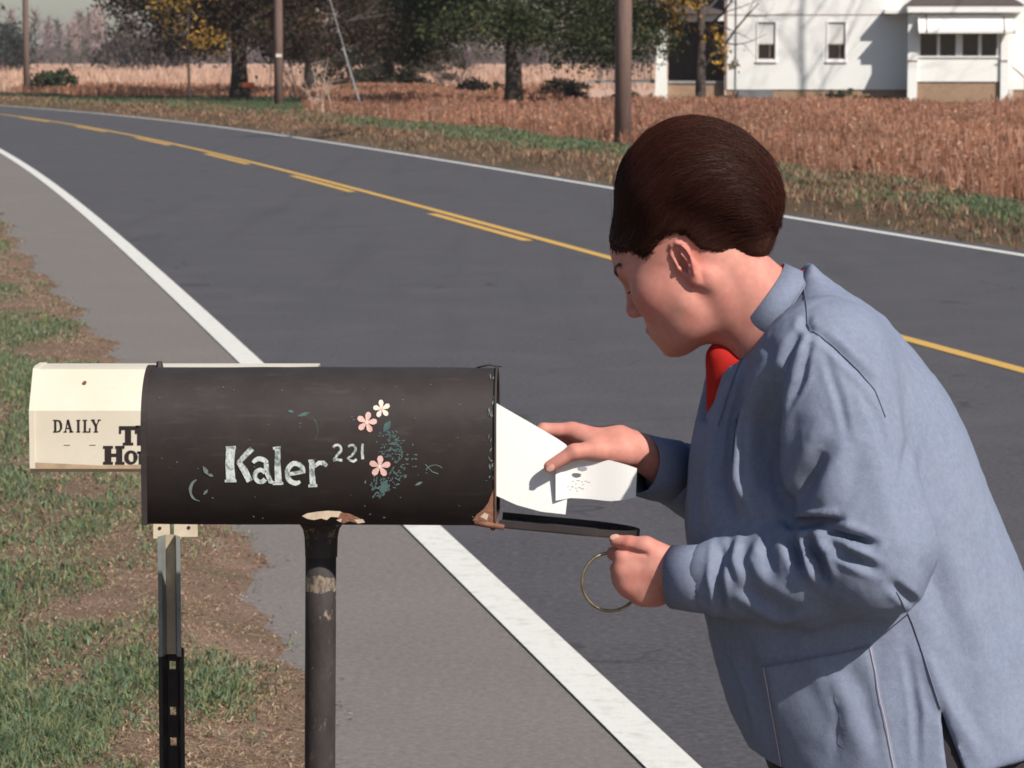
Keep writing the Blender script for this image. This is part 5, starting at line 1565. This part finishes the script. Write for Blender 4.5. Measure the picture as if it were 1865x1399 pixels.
def nail(c, n, d, rx, ry):
    n = N2(n); d = N2(d - n * (d @ n)); s_ = np.cross(n, d); mbn = MB(); m = 12
    Vn = [c + n * .0016] + [c + d * rx * math.cos(a) + s_ * ry * math.sin(a) - n * .0012 * abs(math.sin(a)) for a in np.linspace(0, 2 * math.pi, m, endpoint=False)]
    mbn.add([v - PO for v in Vn], [(0, i + 1, (i + 1) % m + 1) for i in range(m)]); o = mbn.build('thumbnail', M['nail'], body, smooth=True)
def surf_to(p, d, f=None, n=40, step=.001):
    p = np.array(p, float)
    for _ in range(n):
        if B.full(p[None])[0] < 0: p = p + d * step
        else: break
    return p
for (c, n), d in ((NAILN, np.array([-1.0, 0, .1])), (NAILF, np.array([-.8, 0, -.55]))):
    nail(surf_to(c, n), n, d, .0068, .0052)

# eye, lashes, brow of the near side
def strands(name, P, mat, parent, rad, n=3, tip=0.25, col=None):
    """P (m, k, 3) polylines -> thin tapered tubes in one mesh"""
    P = np.asarray(P); m, k, _ = P.shape
    tg = np.gradient(P, axis=1); tg /= np.linalg.norm(tg, axis=2, keepdims=True) + 1e-12
    ref = np.array([0.3, 0.8, 0.5]); a = np.cross(tg, ref); a /= np.linalg.norm(a, axis=2, keepdims=True) + 1e-12; b = np.cross(tg, a)
    rr_ = rad * (1 - (1 - tip) * np.linspace(0, 1, k))[None, :, None]
    ring = [P + (a * math.cos(2 * math.pi * j / n) + b * math.sin(2 * math.pi * j / n)) * rr_ for j in range(n)]
    Vv = np.stack(ring, 2).reshape(-1, 3)
    i0 = (np.arange(m)[:, None, None] * k + np.arange(k - 1)[None, :, None]) * n + np.arange(n)[None, None, :]
    i1 = (np.arange(m)[:, None, None] * k + np.arange(k - 1)[None, :, None]) * n + (np.arange(n)[None, None, :] + 1) % n
    Fq = np.stack([i0, i1, i1 + n, i0 + n], -1).reshape(-1, 4)
    cc = None if col is None else np.repeat(np.repeat(col, k, 0), n, 0)
    return pmesh(name, Vv, Fq, mat, parent, col=cc)
M['hair_s'] = tinted('hair_strand', 0.5, 0.12)
M['brow'] = plain('brow_hair', (0.05, 0.026, 0.017), .6)
M['lash'] = plain('dark_lash', (0.016, 0.010, 0.008), 0.6)
g = np.random.default_rng(4)
for sg in (1, -1):
    st_ = []
    for k in range(60):
        a = k / 59.0; c = np.array([.0885 - .006 * (2 * a - 1) ** 2, sg * (.020 + .022 * a), .0085])
        d = np.array([.5, sg * (a - .4) * .5, -.35]) * .017
        st_.append([hp(*(c + d * f_ + np.array([0, 0, .003]) * f_ * f_)) for f_ in (0, .33, .66, 1.0)])
    strands('eyelashes', st_, M['lash'], body, .0008)
for sg in (1, -1):
    st_ = []
    for k in range(110):
        a = g.random(); c = np.array([.100 - .020 * a ** 1.6, sg * (.013 + .037 * a), .0375 + .005 * math.sin(a * 2.4) + g.normal(0, .0015)])
        d = np.array([-.3 * a, sg * 1.0, .25 - .4 * a]) * .008
        st_.append([hp(*(c + d * f_)) for f_ in (0, .33, .66, 1.0)])
    # seat the brow hairs on the skin
    st_ = np.array(st_)
    for _ in range(3):
        q = st_.reshape(-1, 3); dv = B.full(q); e_ = 1e-3
        gr = np.stack([(B.full(q + np.eye(3)[i] * e_) - dv) / e_ for i in range(3)], 1); gr /= np.linalg.norm(gr, axis=1)[:, None] + 1e-9
        st_ = (q - gr * (dv - .0006)[:, None]).reshape(st_.shape)
    strands('eyebrow', st_, M['brow'], body, .00045)

# --- hair: a high smooth bouffant
HRF = Field()
def E2(x, y, d, rx, ry, rd, ang=0.0):
    c = T(x, y, 4.652 + d); k = 4.652 / FPX; ca_, sa_ = math.cos(math.radians(ang)), math.sin(math.radians(ang))
    A = np.stack([[ca_, 0, -sa_], [0, 1, 0], [sa_, 0, ca_]], 1)
    return f_ell(c, (rx * k, rd, ry * k), A)
HRF.u(E2(1262, 320, .004, 124, 109, .106, 0), .03)
HRF.u(E2(1330, 357, .004, 91, 88, .096, 0), .05)
HRF.u(E2(1360, 388, .004, 46, 58, .076, 0), .04)
HRF.u(E2(1188, 376, .008, 60, 82, .084, -18), .04)
HRF.u(hd(f_ell((.001, 0, .044), (.104, .0805, .090))), .02)
HRF.u(E2(1352, 425, .0, 52, 42, .055, 0), .02)
HRF.u(E2(1352, 446, .0, 46, 34, .058, 0), .02)
# hairline: nothing below a curve that runs forehead, temple, sideburn, over the ear, nape
hline = [(1040, 448), (1100, 446), (1125, 455), (1150, 452), (1170, 462), (1184, 462), (1196, 440), (1212, 424), (1232, 421), (1252, 430), (1268, 446), (1296, 460), (1330, 471), (1365, 476), (1400, 478), (1460, 480)]
hl3 = np.array([T(x, y, 4.60) for x, y in hline])
def hair_cut(P):
    zc_ = np.interp(P[:, 0], hl3[:, 0], hl3[:, 2])
    zc_ = zc_ + 0.004 * vnoise(P * 140, 8) + .003 * vnoise(P * 330, 9)
    return (zc_ - P[:, 2]) * 0.75
HRF.inter(hair_cut, .006)
HRF.sub(hd(f_ell((.098, 0, .012), (.042, .075, .052))), .012)
hv, hF = HRF.mesh(T(1060, 520, 4.45), T(1470, 180, 4.83), 0.003)
hv = relax(hv, hF, 2, .5); hn = normals(hv, hF)
t = NT('dark_brown_hair')
f = t.noise(22, 5, .65, t.co((1, 1, 1)), 1.5); f2 = t.noise(9, 3, .6)
t.base(t.ramp(f, [(.3, (0.016, 0.0055, 0.0042)), (.7, (0.034, 0.0112, 0.0075))])).set(Roughness=0.55, Specular_IOR_Level=0.18)
M['hair'] = t.m
hair = pmesh('hair', hv, hF, M['hair'])
# combed strands, flowing up from the hairline, back over the crown and in under the roll
def hair_strands():
    g = np.random.default_rng(12); n = 9000
    sel = g.integers(0, len(hv), n); P = hv[sel] + hn[sel] * g.uniform(.0, .0016, n)[:, None]
    c0 = T(1335, 470, 4.652); k = 10
    pts = [P]; X = P.copy(); sgn = 1.0
    fz = g.normal(0, .16, (n, 3)); lift = g.uniform(0, .0012, n) + (g.random(n) < .07) * g.uniform(0, .006, n)
    for i in range(k - 1):
        r = X - c0; d = np.stack([r[:, 2], 0.25 * (X[:, 1] - 4.652), -r[:, 0] * 0.8], 1)
        d /= np.linalg.norm(d, axis=1)[:, None] + 1e-6
        low = np.clip((T(1275, 400, 4.652)[2] - X[:, 2]) / .03, 0, 1)[:, None]
        d = d * (1 - low) + low * np.array([.85, 0, .5]); d = d + fz
        dv = HRF.full(X); e_ = 1e-3
        gr = np.stack([(HRF.full(X + np.eye(3)[q] * e_) - dv) / e_ for q in range(3)], 1); gr /= np.linalg.norm(gr, axis=1)[:, None] + 1e-9
        d = d - gr * (d * gr).sum(1)[:, None]; d /= np.linalg.norm(d, axis=1)[:, None] + 1e-6
        X = X + d * .0068
        dv = HRF.full(X); X = X - gr * (dv - .0004 - lift * (i / k))[:, None]
        pts.append(X.copy())
    P = np.stack(pts, 1)
    tn = np.array([[0.030, 0.0088, 0.006], [0.039, 0.0118, 0.0075], [0.023, 0.007, 0.005], [0.050, 0.016, 0.010]])[g.integers(0, 4, n)]
    strands('hair_strands', P, M['hair_s'], hair, .00034, tip=.3, col=tn)
hair_strands()
# soft fringe of short hairs at the hairline, temple and nape
def hairline_fuzz():
    g = np.random.default_rng(13); n = 4200; out = []
    xs_ = np.array([h[0] for h in hline], float); ys_ = np.array([h[1] for h in hline], float)
    px = g.uniform(1108, 1368, n); py = np.interp(px, xs_, ys_) + g.uniform(-9, 9, n) * (1 + .6 * (g.random(n) < .2))
    P = np.array([T(a, b, 4.60) for a, b in zip(px, py)])
    P[:, 1] = 4.60
    # drop each onto the near side of the head by marching away from the camera
    for _ in range(60):
        d = B.full(P); P[:, 1] += np.where(d > .0006, np.clip(d, .0004, .01) * .8, 0)
    ok = (px < 1366) & (np.abs(B.full(P)) < .002) & (P[:, 1] < 4.66) & ~((px > 1200) & (px < 1262)) & ((px < 1200) | (np.random.default_rng(1).random(n) < .6))
    P = P[ok]; px = px[ok]; n = len(P)
    d = np.stack([np.where(px < 1200, .55, .75) + g.normal(0, .22, n), np.zeros(n), np.where(px < 1200, .75, .5) + g.normal(0, .22, n)], 1)
    L_ = np.where(px < 1200, g.uniform(.010, .022, n), g.uniform(.008, .018, n))
    lf = g.uniform(.0002, .0016, n); S = [P.copy()]; X = P.copy(); e_ = 1e-3; k = 7
    for i in range(1, k):
        dv = B.full(X); gr = np.stack([(B.full(X + np.eye(3)[q] * e_) - dv) / e_ for q in range(3)], 1); gr /= np.linalg.norm(gr, axis=1)[:, None] + 1e-9
        t_ = d - gr * (d * gr).sum(1)[:, None]; t_ /= np.linalg.norm(t_, axis=1)[:, None] + 1e-6
        X = X + t_ * (L_ / (k - 1))[:, None]; X = X - gr * np.clip(B.full(X) - .0003 - lf * i / k, -.003, .003)[:, None]
        S.append(X.copy())
    strands('fine_hairs', np.stack(S, 1), M['hair_s'], hair, .00034, tip=.2, col=np.tile([0.036, 0.0125, 0.0085], (n, 1)))
hairline_fuzz()

# --- smock
prof = [(482, 1456, 1474, .036), (498, 1454, 1494, .048), (525, 1444, 1534, .070), (560, 1424, 1586, .096), (600, 1396, 1628, .124), (635, 1352, 1660, .148), (660, 1298, 1682, .168), (700, 1288, 1710, .180), (740, 1281, 1735, .185), (800, 1269, 1764, .190),
        (900, 1256, 1806, .193), (960, 1253, 1830, .195), (1040, 1262, 1858, .198), (1120, 1281, 1886, .202), (1230, 1312, 1922, .208), (1310, 1343, 1944, .212), (1399, 1380, 1964, .216), (1520, 1420, 1985, .218)]
TY = 4.66
pz_ = np.array([T(900, p[0], TY)[2] for p in prof])[::-1]
pl_ = np.array([T(p[1], p[0], TY)[0] for p in prof])[::-1]; pr_ = np.array([T(p[2], p[0], TY)[0] for p in prof])[::-1]; pd_ = np.array([p[3] for p in prof])[::-1]
def smooth_interp(z, xs_, ys_):
    # average of shifted linear interpolations: a rounded profile
    return (np.interp(z - .012, xs_, ys_) + np.interp(z, xs_, ys_) + np.interp(z + .012, xs_, ys_)) / 3
def torso(shrink, ztop=None):
    ztop_ = pz_[-1] + .006
    def f(P):
        z = P[:, 2]; l = smooth_interp(z, pz_, pl_) + shrink; r = smooth_interp(z, pz_, pr_) - shrink; d = smooth_interp(z, pz_, pd_) - shrink
        cx = (l + r) / 2; rx = np.maximum((r - l) / 2, .008); ry = np.maximum(d, .008)
        # the breast side is flatter than the rounded back
        ax_ = np.abs(P[:, 0] - cx) / rx; ay_ = np.abs(P[:, 1] - TY) / ry
        q = (ax_ ** 2.25 + ay_ ** 2.25 + 1e-9) ** (1 / 2.25)
        s_ = (q - 1) * np.minimum(rx, ry) * .92
        return np.maximum(s_, z - (ztop_ - shrink))
    return f
k_ = TY / FPX
cdir = N2(T(1465, 490, TY) - T(1350, 640, TY)); caxis = N2(np.cross(cdir, [0, 1, 0])); 
if caxis[2] < 0: caxis = -caxis
CA_ = np.stack([cdir, np.array([0, -1.0, 0]), caxis], 1)
cc_ = T(1407, 565, TY)
S = Field()
S.u(torso(0), .0)
SH = T(1502, 672, 4.505); EL = T(1592, 1012, 4.425)
S.u(f_sph(T(1500, 668, 4.53), .086), .06)
S.u(f_cap(SH, EL, .090, .084), .026)
S.u(f_cap(EL, T(1470, 1046, 4.475), .076, .070), .022)
S.u(f_cap(T(1470, 1046, 4.475), T(1318, 1052, 4.52), .070, .051), .02)
S.u(f_cap(T(1318, 1052, 4.52), T(1300, 1050, 4.526), .048, .046), .006)
S.u(f_sph(T(1500, 668, 4.80), .085), .06)
S.u(f_cap(T(1500, 672, 4.82), T(1352, 925, 4.86), .082, .066), .03)
S.u(f_cap(T(1352, 925, 4.86), T(1235, 868, 4.80), .056, .047), .02)
# open neck: cut between the two front edges
plk = [(1352, 600), (1343, 640), (1328, 680), (1312, 725), (1298, 783)]
pk = np.array([T(x, y, 4.55) for x, y in plk]); pk = pk[np.argsort(pk[:, 2])]
def vcut(P):
    zb_ = pk[0, 2]; zt_ = T(1340, 560, 4.55)[2]
    xc = np.interp(P[:, 2], pk[:, 2], pk[:, 0])
    return np.maximum.reduce([P[:, 0] - xc, P[:, 1] - (TY + .012 + np.clip((P[:, 2] - zb_), 0, .2) * .35), zb_ - P[:, 2], P[:, 2] - zt_ - .1])
S.sub(vcut, .004)
# inside of the neck opening
S.sub(f_cap(T(1395, 545, TY), T(1330, 455, TY), .066, .07), .006)
S.sub(lambda P: np.maximum(-((P - cc_) @ caxis) - .002, np.linalg.norm(P - cc_, axis=1) - .118), .004)
# hem and the side slit
hem = [(1300, 1385), (1380, 1394), (1500, 1428), (1690, 1436), (1722, 1428), (1744, 1406), (1800, 1392), (1865, 1374), (1990, 1362)]
hm = np.array([T(x, y, 4.50) for x, y in hem])
S.inter(lambda P: (np.interp(P[:, 0], hm[:, 0], hm[:, 2]) - P[:, 2]) * .9, .004)
slit = [(1712, 1288), (1722, 1330), (1737, 1400), (1742, 1450)]; sw = [0, 9, 17, 20]
sl_ = np.array([T(x, y, 4.47) for x, y in slit]); slw = np.array(sw) / FPX * 4.47
def slitf(P):
    o = np.argsort(sl_[:, 2]); xc = np.interp(P[:, 2], sl_[o, 2], sl_[o, 0]); ww = np.interp(P[:, 2], sl_[o, 2], slw[o])
    return np.maximum.reduce([np.abs(P[:, 0] - xc) - ww, P[:, 1] - 4.60, P[:, 2] - sl_[0, 2]])
S.sub(slitf, 0)
sv, sF = S.mesh((.15, 4.30, .60), (1.0, 5.05, 1.50), 0.0037, slack=4.5)
sv = relax(sv, sF, 2, .5); sn = normals(sv, sF)
# folds: curves on the cloth as the photograph shows them, ridges (+) and valleys (-)
def fold(pts, width, amp, near=True, fade=True):
    global sv
    yr = 4.50
    P2 = [T(x, y, yr) for x, y in pts]; P2 = [(p[0], p[2]) for p in P2]
    # compare by the direction from the photographer's eye height: scale each vertex to the reference depth
    k = yr / sv[:, 1]; X = np.stack([sv[:, 0] * k, H + (sv[:, 2] - H) * k], 1)
    d, p = polydist(X, P2); wv = width / FPX * yr
    prof_ = np.exp(-(d / wv) ** 2)
    side = (d > wv) & (d < 3 * wv)
    prof_ = prof_ - 0.32 * np.exp(-((d - 1.9 * wv) / (.8 * wv)) ** 2)
    e = np.sin(np.clip(p, 0.02, .98) * math.pi) ** .6 if fade else 1.0
    m = np.clip((-sn[:, 1] + .15) / .35, 0, 1) * (sv[:, 1] < 4.66)
    sv = sv + sn * (amp * prof_ * e * m)[:, None]
fold([(1384, 650), (1356, 769), (1354, 865), (1377, 954)], 13, .019)
fold([(1412, 690), (1400, 783), (1402, 865), (1436, 940)], 15, -.024)
fold([(1362, 660), (1330, 770), (1322, 870), (1330, 950)], 12, -.014)
fold([(1473, 590), (1440, 640), (1412, 720)], 9, -.006)
fold([(1473, 592), (1452, 660), (1438, 720)], 8, .005)
fold([(1478, 600), (1520, 632), (1562, 673), (1592, 705)], 8, -.006)
fold([(1470, 570), (1466, 592), (1480, 606)], 8, -.006)
fold([(1500, 820), (1472, 870), (1446, 920)], 15, -.014)
fold([(1540, 800), (1520, 880), (1500, 930)], 18, .006)
fold([(1440, 957), (1480, 953), (1530, 950)], 9, -0.0216)
fold([(1482, 962), (1530, 972), (1592, 992)], 9, -0.0189)
fold([(1470, 975), (1492, 1010), (1506, 1062)], 9, -0.0175)
fold([(1500, 985), (1545, 1012), (1600, 1040)], 9, -0.0135)
fold([(1470, 985), (1520, 1000), (1580, 1012)], 8, .008)
fold([(1442, 968), (1446, 1000), (1462, 1040)], 10, -0.0149)
fold([(1456, 962), (1474, 1010), (1482, 1060)], 8, .008)
fold([(1404, 975), (1398, 1000), (1412, 1050)], 9, -.008)
fold([(1380, 985), (1372, 1020), (1392, 1062)], 9, .006)
fold([(1312, 985), (1306, 1050), (1316, 1118)], 8, -.013)
fold([(1332, 978), (1322, 1010), (1322, 1040)], 7, -.007)
fold([(1345, 980), (1338, 1020), (1350, 1060)], 7, .006)
fold([(1350, 1060), (1400, 1095), (1450, 1120)], 14, -.007)
fold([(1340, 1085), (1420, 1128), (1500, 1112)], 9, .006)
fold([(1560, 730), (1600, 860), (1632, 980)], 24, .004)
fold([(1620, 1060), (1650, 1085), (1668, 1100)], 8, -.007)
fold([(1650, 640), (1700, 760), (1740, 900)], 26, -.004)
fold([(1660, 860), (1720, 1000), (1790, 1160)], 24, .005)
fold([(1690, 1000), (1730, 1150), (1790, 1330)], 26, -.005)
fold([(1300, 830), (1292, 900), (1290, 960)], 10, .006)
fold([(1277, 830), (1272, 900), (1274, 960)], 8, -.005)
fold([(1330, 1140), (1370, 1230), (1400, 1330)], 16, -.006)
fold([(1460, 1180), (1520, 1260), (1580, 1380)], 18, .005)
fold([(1540, 1200), (1580, 1270), (1600, 1390)], 15, -.005)
fold([(1680, 1180), (1720, 1270), (1790, 1390)], 14, .005)
rid = lambda P, s: (1 - np.abs(vnoise(P, s)) * 2)
sv = sv + sn * (0.0046 * rid(sv * [9, 9, 5.5], 41) * np.clip(vnoise(sv * 4, 42) + .45, 0, 1) + 0.0022 * rid(sv * [24, 24, 15], 43) * np.clip(vnoise(sv * 7, 44) + .3, 0, 1))[:, None]
sn = normals(sv, sF)
def crease(pts, w_, a_):
    fold(pts, w_, a_)
for pts, w_, a_ in (([(1478, 604), (1462, 690), (1425, 760)], 6, -.006), ([(1500, 640), (1530, 730), (1545, 800)], 7, -.004), ([(1560, 700), (1600, 770), (1625, 860)], 7, -.004),
                    ([(1452, 948), (1490, 946), (1534, 949)], 5, -.010), ([(1496, 966), (1545, 976), (1594, 990)], 5, -.008), ([(1478, 985), (1497, 1020), (1508, 1064)], 5, -.008),
                    ([(1342, 660), (1312, 760), (1296, 880)], 6, -.006), ([(1372, 660), (1344, 770), (1338, 880), (1352, 950)], 6, .007),
                    ([(1700, 560), (1712, 640), (1730, 720)], 8, -.004), ([(1640, 700), (1656, 800), (1640, 900)], 8, -.004),
                    ([(1500, 1230), (1530, 1300), (1520, 1390)], 7, -.005), ([(1650, 1180), (1668, 1290), (1672, 1400)], 7, -.005), ([(1310, 1180), (1345, 1260), (1372, 1350)], 6, -.006)):
    crease(pts, w_, a_)
sn = normals(sv, sF)
dv_ = 0.0022 * vnoise(sv * [16, 16, 9], 31) + 0.0014 * vnoise(sv * [42, 42, 26], 32) + .0007 * vnoise(sv * [95, 95, 70], 33)
sv = sv + sn * dv_[:, None]
sv = relax(sv, sF, 1, .35)
t = NT('chambray')
wx = t.noise(900, 2, .5, t.co((1, 1, .18))); wz = t.noise(900, 2, .5, t.co((.18, 1, 1))); big = t.noise(5, 4, .6); mid = t.noise(38, 5, .7)
c = t.ramp(big, [(.3, (0.142, 0.178, 0.268)), (.7, (0.196, 0.236, 0.332))])
c = t.mix(t.ramp(mid, [(.45, 0.0), (.75, .30)]), c, (0.205, 0.222, 0.295))
fl = t.noise(130, 4, .8); c = t.mix(.3, c, t.ramp(fl, [(.34, (0.085, 0.112, 0.185)), (.5, (0.172, 0.210, 0.305)), (.68, (0.29, 0.33, 0.41))]))
st2 = t.noise(60, 3, .7, t.co((1, 1, .12))); c = t.mix(t.ramp(st2, [(.5, 0.0), (.72, .3)]), c, (0.225, 0.25, 0.32))
c = t.mix(t.math('MULTIPLY', wx, .42), c, (0.10, 0.115, 0.18)); c = t.mix(t.math('MULTIPLY', wz, .35), c, (0.29, 0.31, 0.38))
t.base(c).set(Roughness=0.9, Specular_IOR_Level=0.15)
t.bump(t.math('ADD', wx, wz), 0.25, 0.0012); M['chambray'] = t.m
smock = pmesh('smock', sv, sF, M['chambray'])

from mathutils.bvhtree import BVHTree
bvh = BVHTree.FromPolygons([Vector(v) for v in sv], [tuple(int(i) for i in f_) for f_ in sF])
def on_cloth(px, py, off=.0012):
    d = ray(px, py); d = d / np.linalg.norm(d)
    hit = bvh.ray_cast(Vector(CAM), Vector(d))
    if hit[0] is None: return None
    return np.array(hit[0]) + np.array(hit[1]) * off * (1 if np.dot(np.array(hit[1]), d) < 0 else -1)
M['thread'] = plain('pinkish_thread', (0.42, 0.33, 0.37), .9, var=.2, scale=200)
M['seam'] = plain('seam_chambray', (0.150, 0.168, 0.24), .9, var=.2, scale=120)
def seam(pts, rad, mat, name='seam', n=26, off=.0012):
    q = []
    for s_ in np.linspace(0, 1, n):
        x, y = lerp_curve(pts, s_); p = on_cloth(x, y, off)
        if p is not None: q.append(p - PO)
    if len(q) > 2:
        mb = MB(); mb.tube(q, rad, 5); return mb.build(name, mat, smock, smooth=True)
# patch pocket: raised panel sewn on the cloth
pk_c = [(1388, 1208), (1588, 1172), (1640, 1430), (1428, 1430)]
def pocket():
    nx_, ny_ = 22, 22; Vv = []; Fq = []
    idx = {}
    for j in range(ny_ + 1):
        for i in range(nx_ + 1):
            s_, q = i / nx_, j / ny_
            a = np.array(pk_c[0]) * (1 - s_) + np.array(pk_c[1]) * s_; b = np.array(pk_c[3]) * (1 - s_) + np.array(pk_c[2]) * s_
            p = a * (1 - q) + b * q; r = on_cloth(p[0], p[1], .0042 if 0 < i < nx_ and j > 0 else .0002)
            if r is not None: idx[(i, j)] = len(Vv); Vv.append(r - PO)
    for j in range(ny_):
        for i in range(nx_):
            ks_ = [(i, j), (i + 1, j), (i + 1, j + 1), (i, j + 1)]
            if all(k in idx for k in ks_): Fq.append([idx[k] for k in ks_])
    return mesh_py('pocket', Vv, Fq, M['chambray'], smock, smooth=True)
pocket()
seam([(1394, 1214), (1410, 1300), (1432, 1428)], .0008, M['thread'], 'stitching', off=.0046)
seam([(1584, 1180), (1610, 1300), (1634, 1428)], .0008, M['thread'], 'stitching', off=.0046)
seam([(1390, 1212), (1480, 1198), (1588, 1176)], .0010, M['seam'], off=.0046)
seam([(1470, 590), (1482, 604), (1520, 632), (1562, 673), (1594, 712), (1612, 760)], .0008, M['seam'])
seam([(1462, 500), (1468, 545), (1472, 590)], .0007, M['seam'])
seam([(1632, 1078), (1660, 1130), (1684, 1200), (1704, 1262), (1713, 1290)], .0010, M['seam'])
seam([(1351, 655), (1336, 690), (1322, 730), (1308, 775)], .0009, M['seam'])

# collar band, standing round the neck
def band(name, c, A, rx, ry, h0, h1, flare, th, a0, a1, mat, parent, n=40, wob=0.0):
    """a strip of cloth round axis A[:,2] at c; A columns: x, y, axis"""
    Vv = []; rows = [(h0, 0), ((h0 + h1) / 2, flare * .5), (h1, flare), (h1, flare - th), ((h0 + h1) / 2, flare * .5 - th), (h0, -th)]
    m = len(rows); angs = np.linspace(a0, a1, n + 1)
    for q, a in enumerate(angs):
        for h_, e in rows:
            e2 = e + wob * math.sin(a * 5 + h_ * 60)
            Vv.append(c + A[:, 0] * (rx + e2) * math.cos(a) + A[:, 1] * (ry + e2) * math.sin(a) + A[:, 2] * h_ - PO)
    closed = abs(a1 - a0 - 2 * math.pi) < 1e-6
    Fq = [(i * m + k, i * m + (k + 1) % m, (i + 1) * m + (k + 1) % m, (i + 1) * m + k) for i in range(n) for k in range(m)]
    if not closed: Fq += [tuple(range(m)), tuple(n * m + k for k in range(m - 1, -1, -1))]
    return mesh_py(name, Vv, Fq, mat, parent, smooth=True)
# angle 0 is the nape; the gap is at the throat (pi)
band('collar', cc_, CA_, 93 * k_, .086, -.010, .027, -.010, .0035, -2.75, 2.55, M['chambray'], smock, 60, .0012)
band('collar_seam', cc_, CA_, 93 * k_ + .0005, .0865, -.009, -.0075, 0, .001, -2.7, 2.5, M['seam'], smock, 60)
# cuffs
def cuff(wrist, elbow, r0, r1, L_, name='cuff', sq=1.0):
    ax = N2(elbow - wrist); A = np.stack([N2(np.cross([0, 1, 0], ax)), np.array([0, 1.0, 0]), ax], 1); A[:, 1] = np.cross(A[:, 2], A[:, 0])
    return band(name, wrist, A, r0, r0 * sq, -.002, L_, r1 - r0, .0035, 0, 2 * math.pi, M['chambray'], smock, 44, .0010)
cuff(T(1226, 1052, 4.547), T(1310, 1054, 4.522), .0445, .0500, .062, sq=.9)
cuff(T(1166, 847, 4.750), T(1235, 862, 4.80), .0455, .0475, .062, sq=1.0)

# --- red shirt showing at the open neck
U = Field(); U.u(torso(.015), 0)
U.u(f_cap(T(1408, 565, TY), T(1392, 552, TY), .062, .058), .02)
U.u(f_cap(T(1322, 655, TY - .014), T(1310, 740, TY - .014), .030, .018), .02)
U.inter(lambda P: P[:, 2] - T(900, 470, TY)[2], 0)
U.inter(lambda P: T(900, 800, TY)[2] - P[:, 2], 0)
U.inter(lambda P: P[:, 0] - np.where(P[:, 2] > pk[-1, 2] - .012, 9.0, np.interp(P[:, 2], pk[:, 2], pk[:, 0]) + .022), 0)
uv_, uF = U.mesh((.15, 4.38, 1.05), (.75, 4.95, 1.52), .006, slack=4)
uv_ = relax(uv_, uF, 2, .5)
t = NT('red_jersey'); f = t.noise(14, 5, .6)
t.base(t.ramp(f, [(.3, (0.36, 0.016, 0.012)), (.7, (0.50, 0.026, 0.020))])).set(Roughness=.9, Specular_IOR_Level=.15).bump(f, .3, .004); M['red'] = t.m
und = pmesh('red_shirt', uv_, uF, M['red'])
band('neckband', cc_ + caxis * .006, CA_, 85 * k_, .069, -.02, .016, -.008, .003, -2.9, 2.9, M['red'], und, 50, .001)

# --- trousers and shoes (mostly below the frame)
Q = Field(); Q.u(torso(.016), 0); Q.inter(lambda P: .66 - P[:, 2], 0); Q.inter(lambda P: P[:, 2] - T(1700, 1250, TY)[2], 0)
for sg in (-1, 1):
    Q.u(f_cap(T(1650, 1440, TY + sg * .085), (.55, TY + sg * .10, .45), .118, .085), .05)
    Q.u(f_cap((.55, TY + sg * .10, .45), (.585, TY + sg * .11, .085), .084, .068), .03)
qv, qF = Q.mesh((.2, 4.36, .0), (1.0, 4.98, .98), .008); qv = relax(qv, qF, 1, .5)
M['trouser'] = plain('dark_trouser_cloth', (0.024, 0.020, 0.026), .9, var=.3, scale=20, bump=.1)
pmesh('trousers', qv, qF, M['trouser'])
M['shoe'] = plain('black_shoe_leather', (0.02, 0.016, 0.015), .4)
for sg in (-1, 1):
    Z_ = Field(); Z_.u(f_cap((.60, TY + sg * .11, .052), (.45, TY + sg * .118, .036), .040, .034), .02); Z_.u(f_cap((.60, TY + sg * .11, .06), (.59, TY + sg * .11, .12), .042, .046), .02); Z_.inter(lambda P: .004 - P[:, 2], .004)
    zv, zF = Z_.mesh((.35, TY + sg * .11 - .1, -.01), (.72, TY + sg * .11 + .1, .2), .006); pmesh('shoe', relax(zv, zF, 1), zF, M['shoe'])

# --- ring hanging from the closed hand
ring = thing('metal_ring', 'large thin shiny metal ring dangling from the closed hand under the mailbox door', 'ring', tuple(T(1110, 1060, 4.575)))
rg = MB(); m = 48; pts = []
for i in range(m + 1):
    a = 2 * math.pi * i / m; x, y = 1112 + 52 * math.cos(a), 1060 + 53 * math.sin(a)
    pts.append(T(x, y, 4.580 + .012 * math.cos(a)) - T(1110, 1060, 4.575))
rg.tube(pts, .0023, 8, cap=False)
tt = NT('worn_brass'); f = tt.noise(60, 4, .6); tt.base(tt.ramp(f, [(.35, (0.20, 0.165, 0.10)), (.7, (0.42, 0.36, 0.25))])); tt.set(Metallic=.85, Roughness=.38)
rg.build('ring_band', tt.m, ring, smooth=True)

# ------------------------------------------------------------------ the air
hz = NT('haze'); pv = hz.n.new('ShaderNodeVolumePrincipled')
pv.inputs['Color'].default_value = (0.92, 0.90, 0.95, 1); pv.inputs['Density'].default_value = 0.00022; pv.inputs['Anisotropy'].default_value = 0.2
hz.l.new(pv.outputs[0], hz.n['Material Output'].inputs['Volume']); hz.n.remove(hz.b)
mb = MB(); mb.box((-1000, -100, -1.4), (1000, 1600, 26)); stuff(mb.build('haze', hz.m), 'thin lavender haze over the far fields')
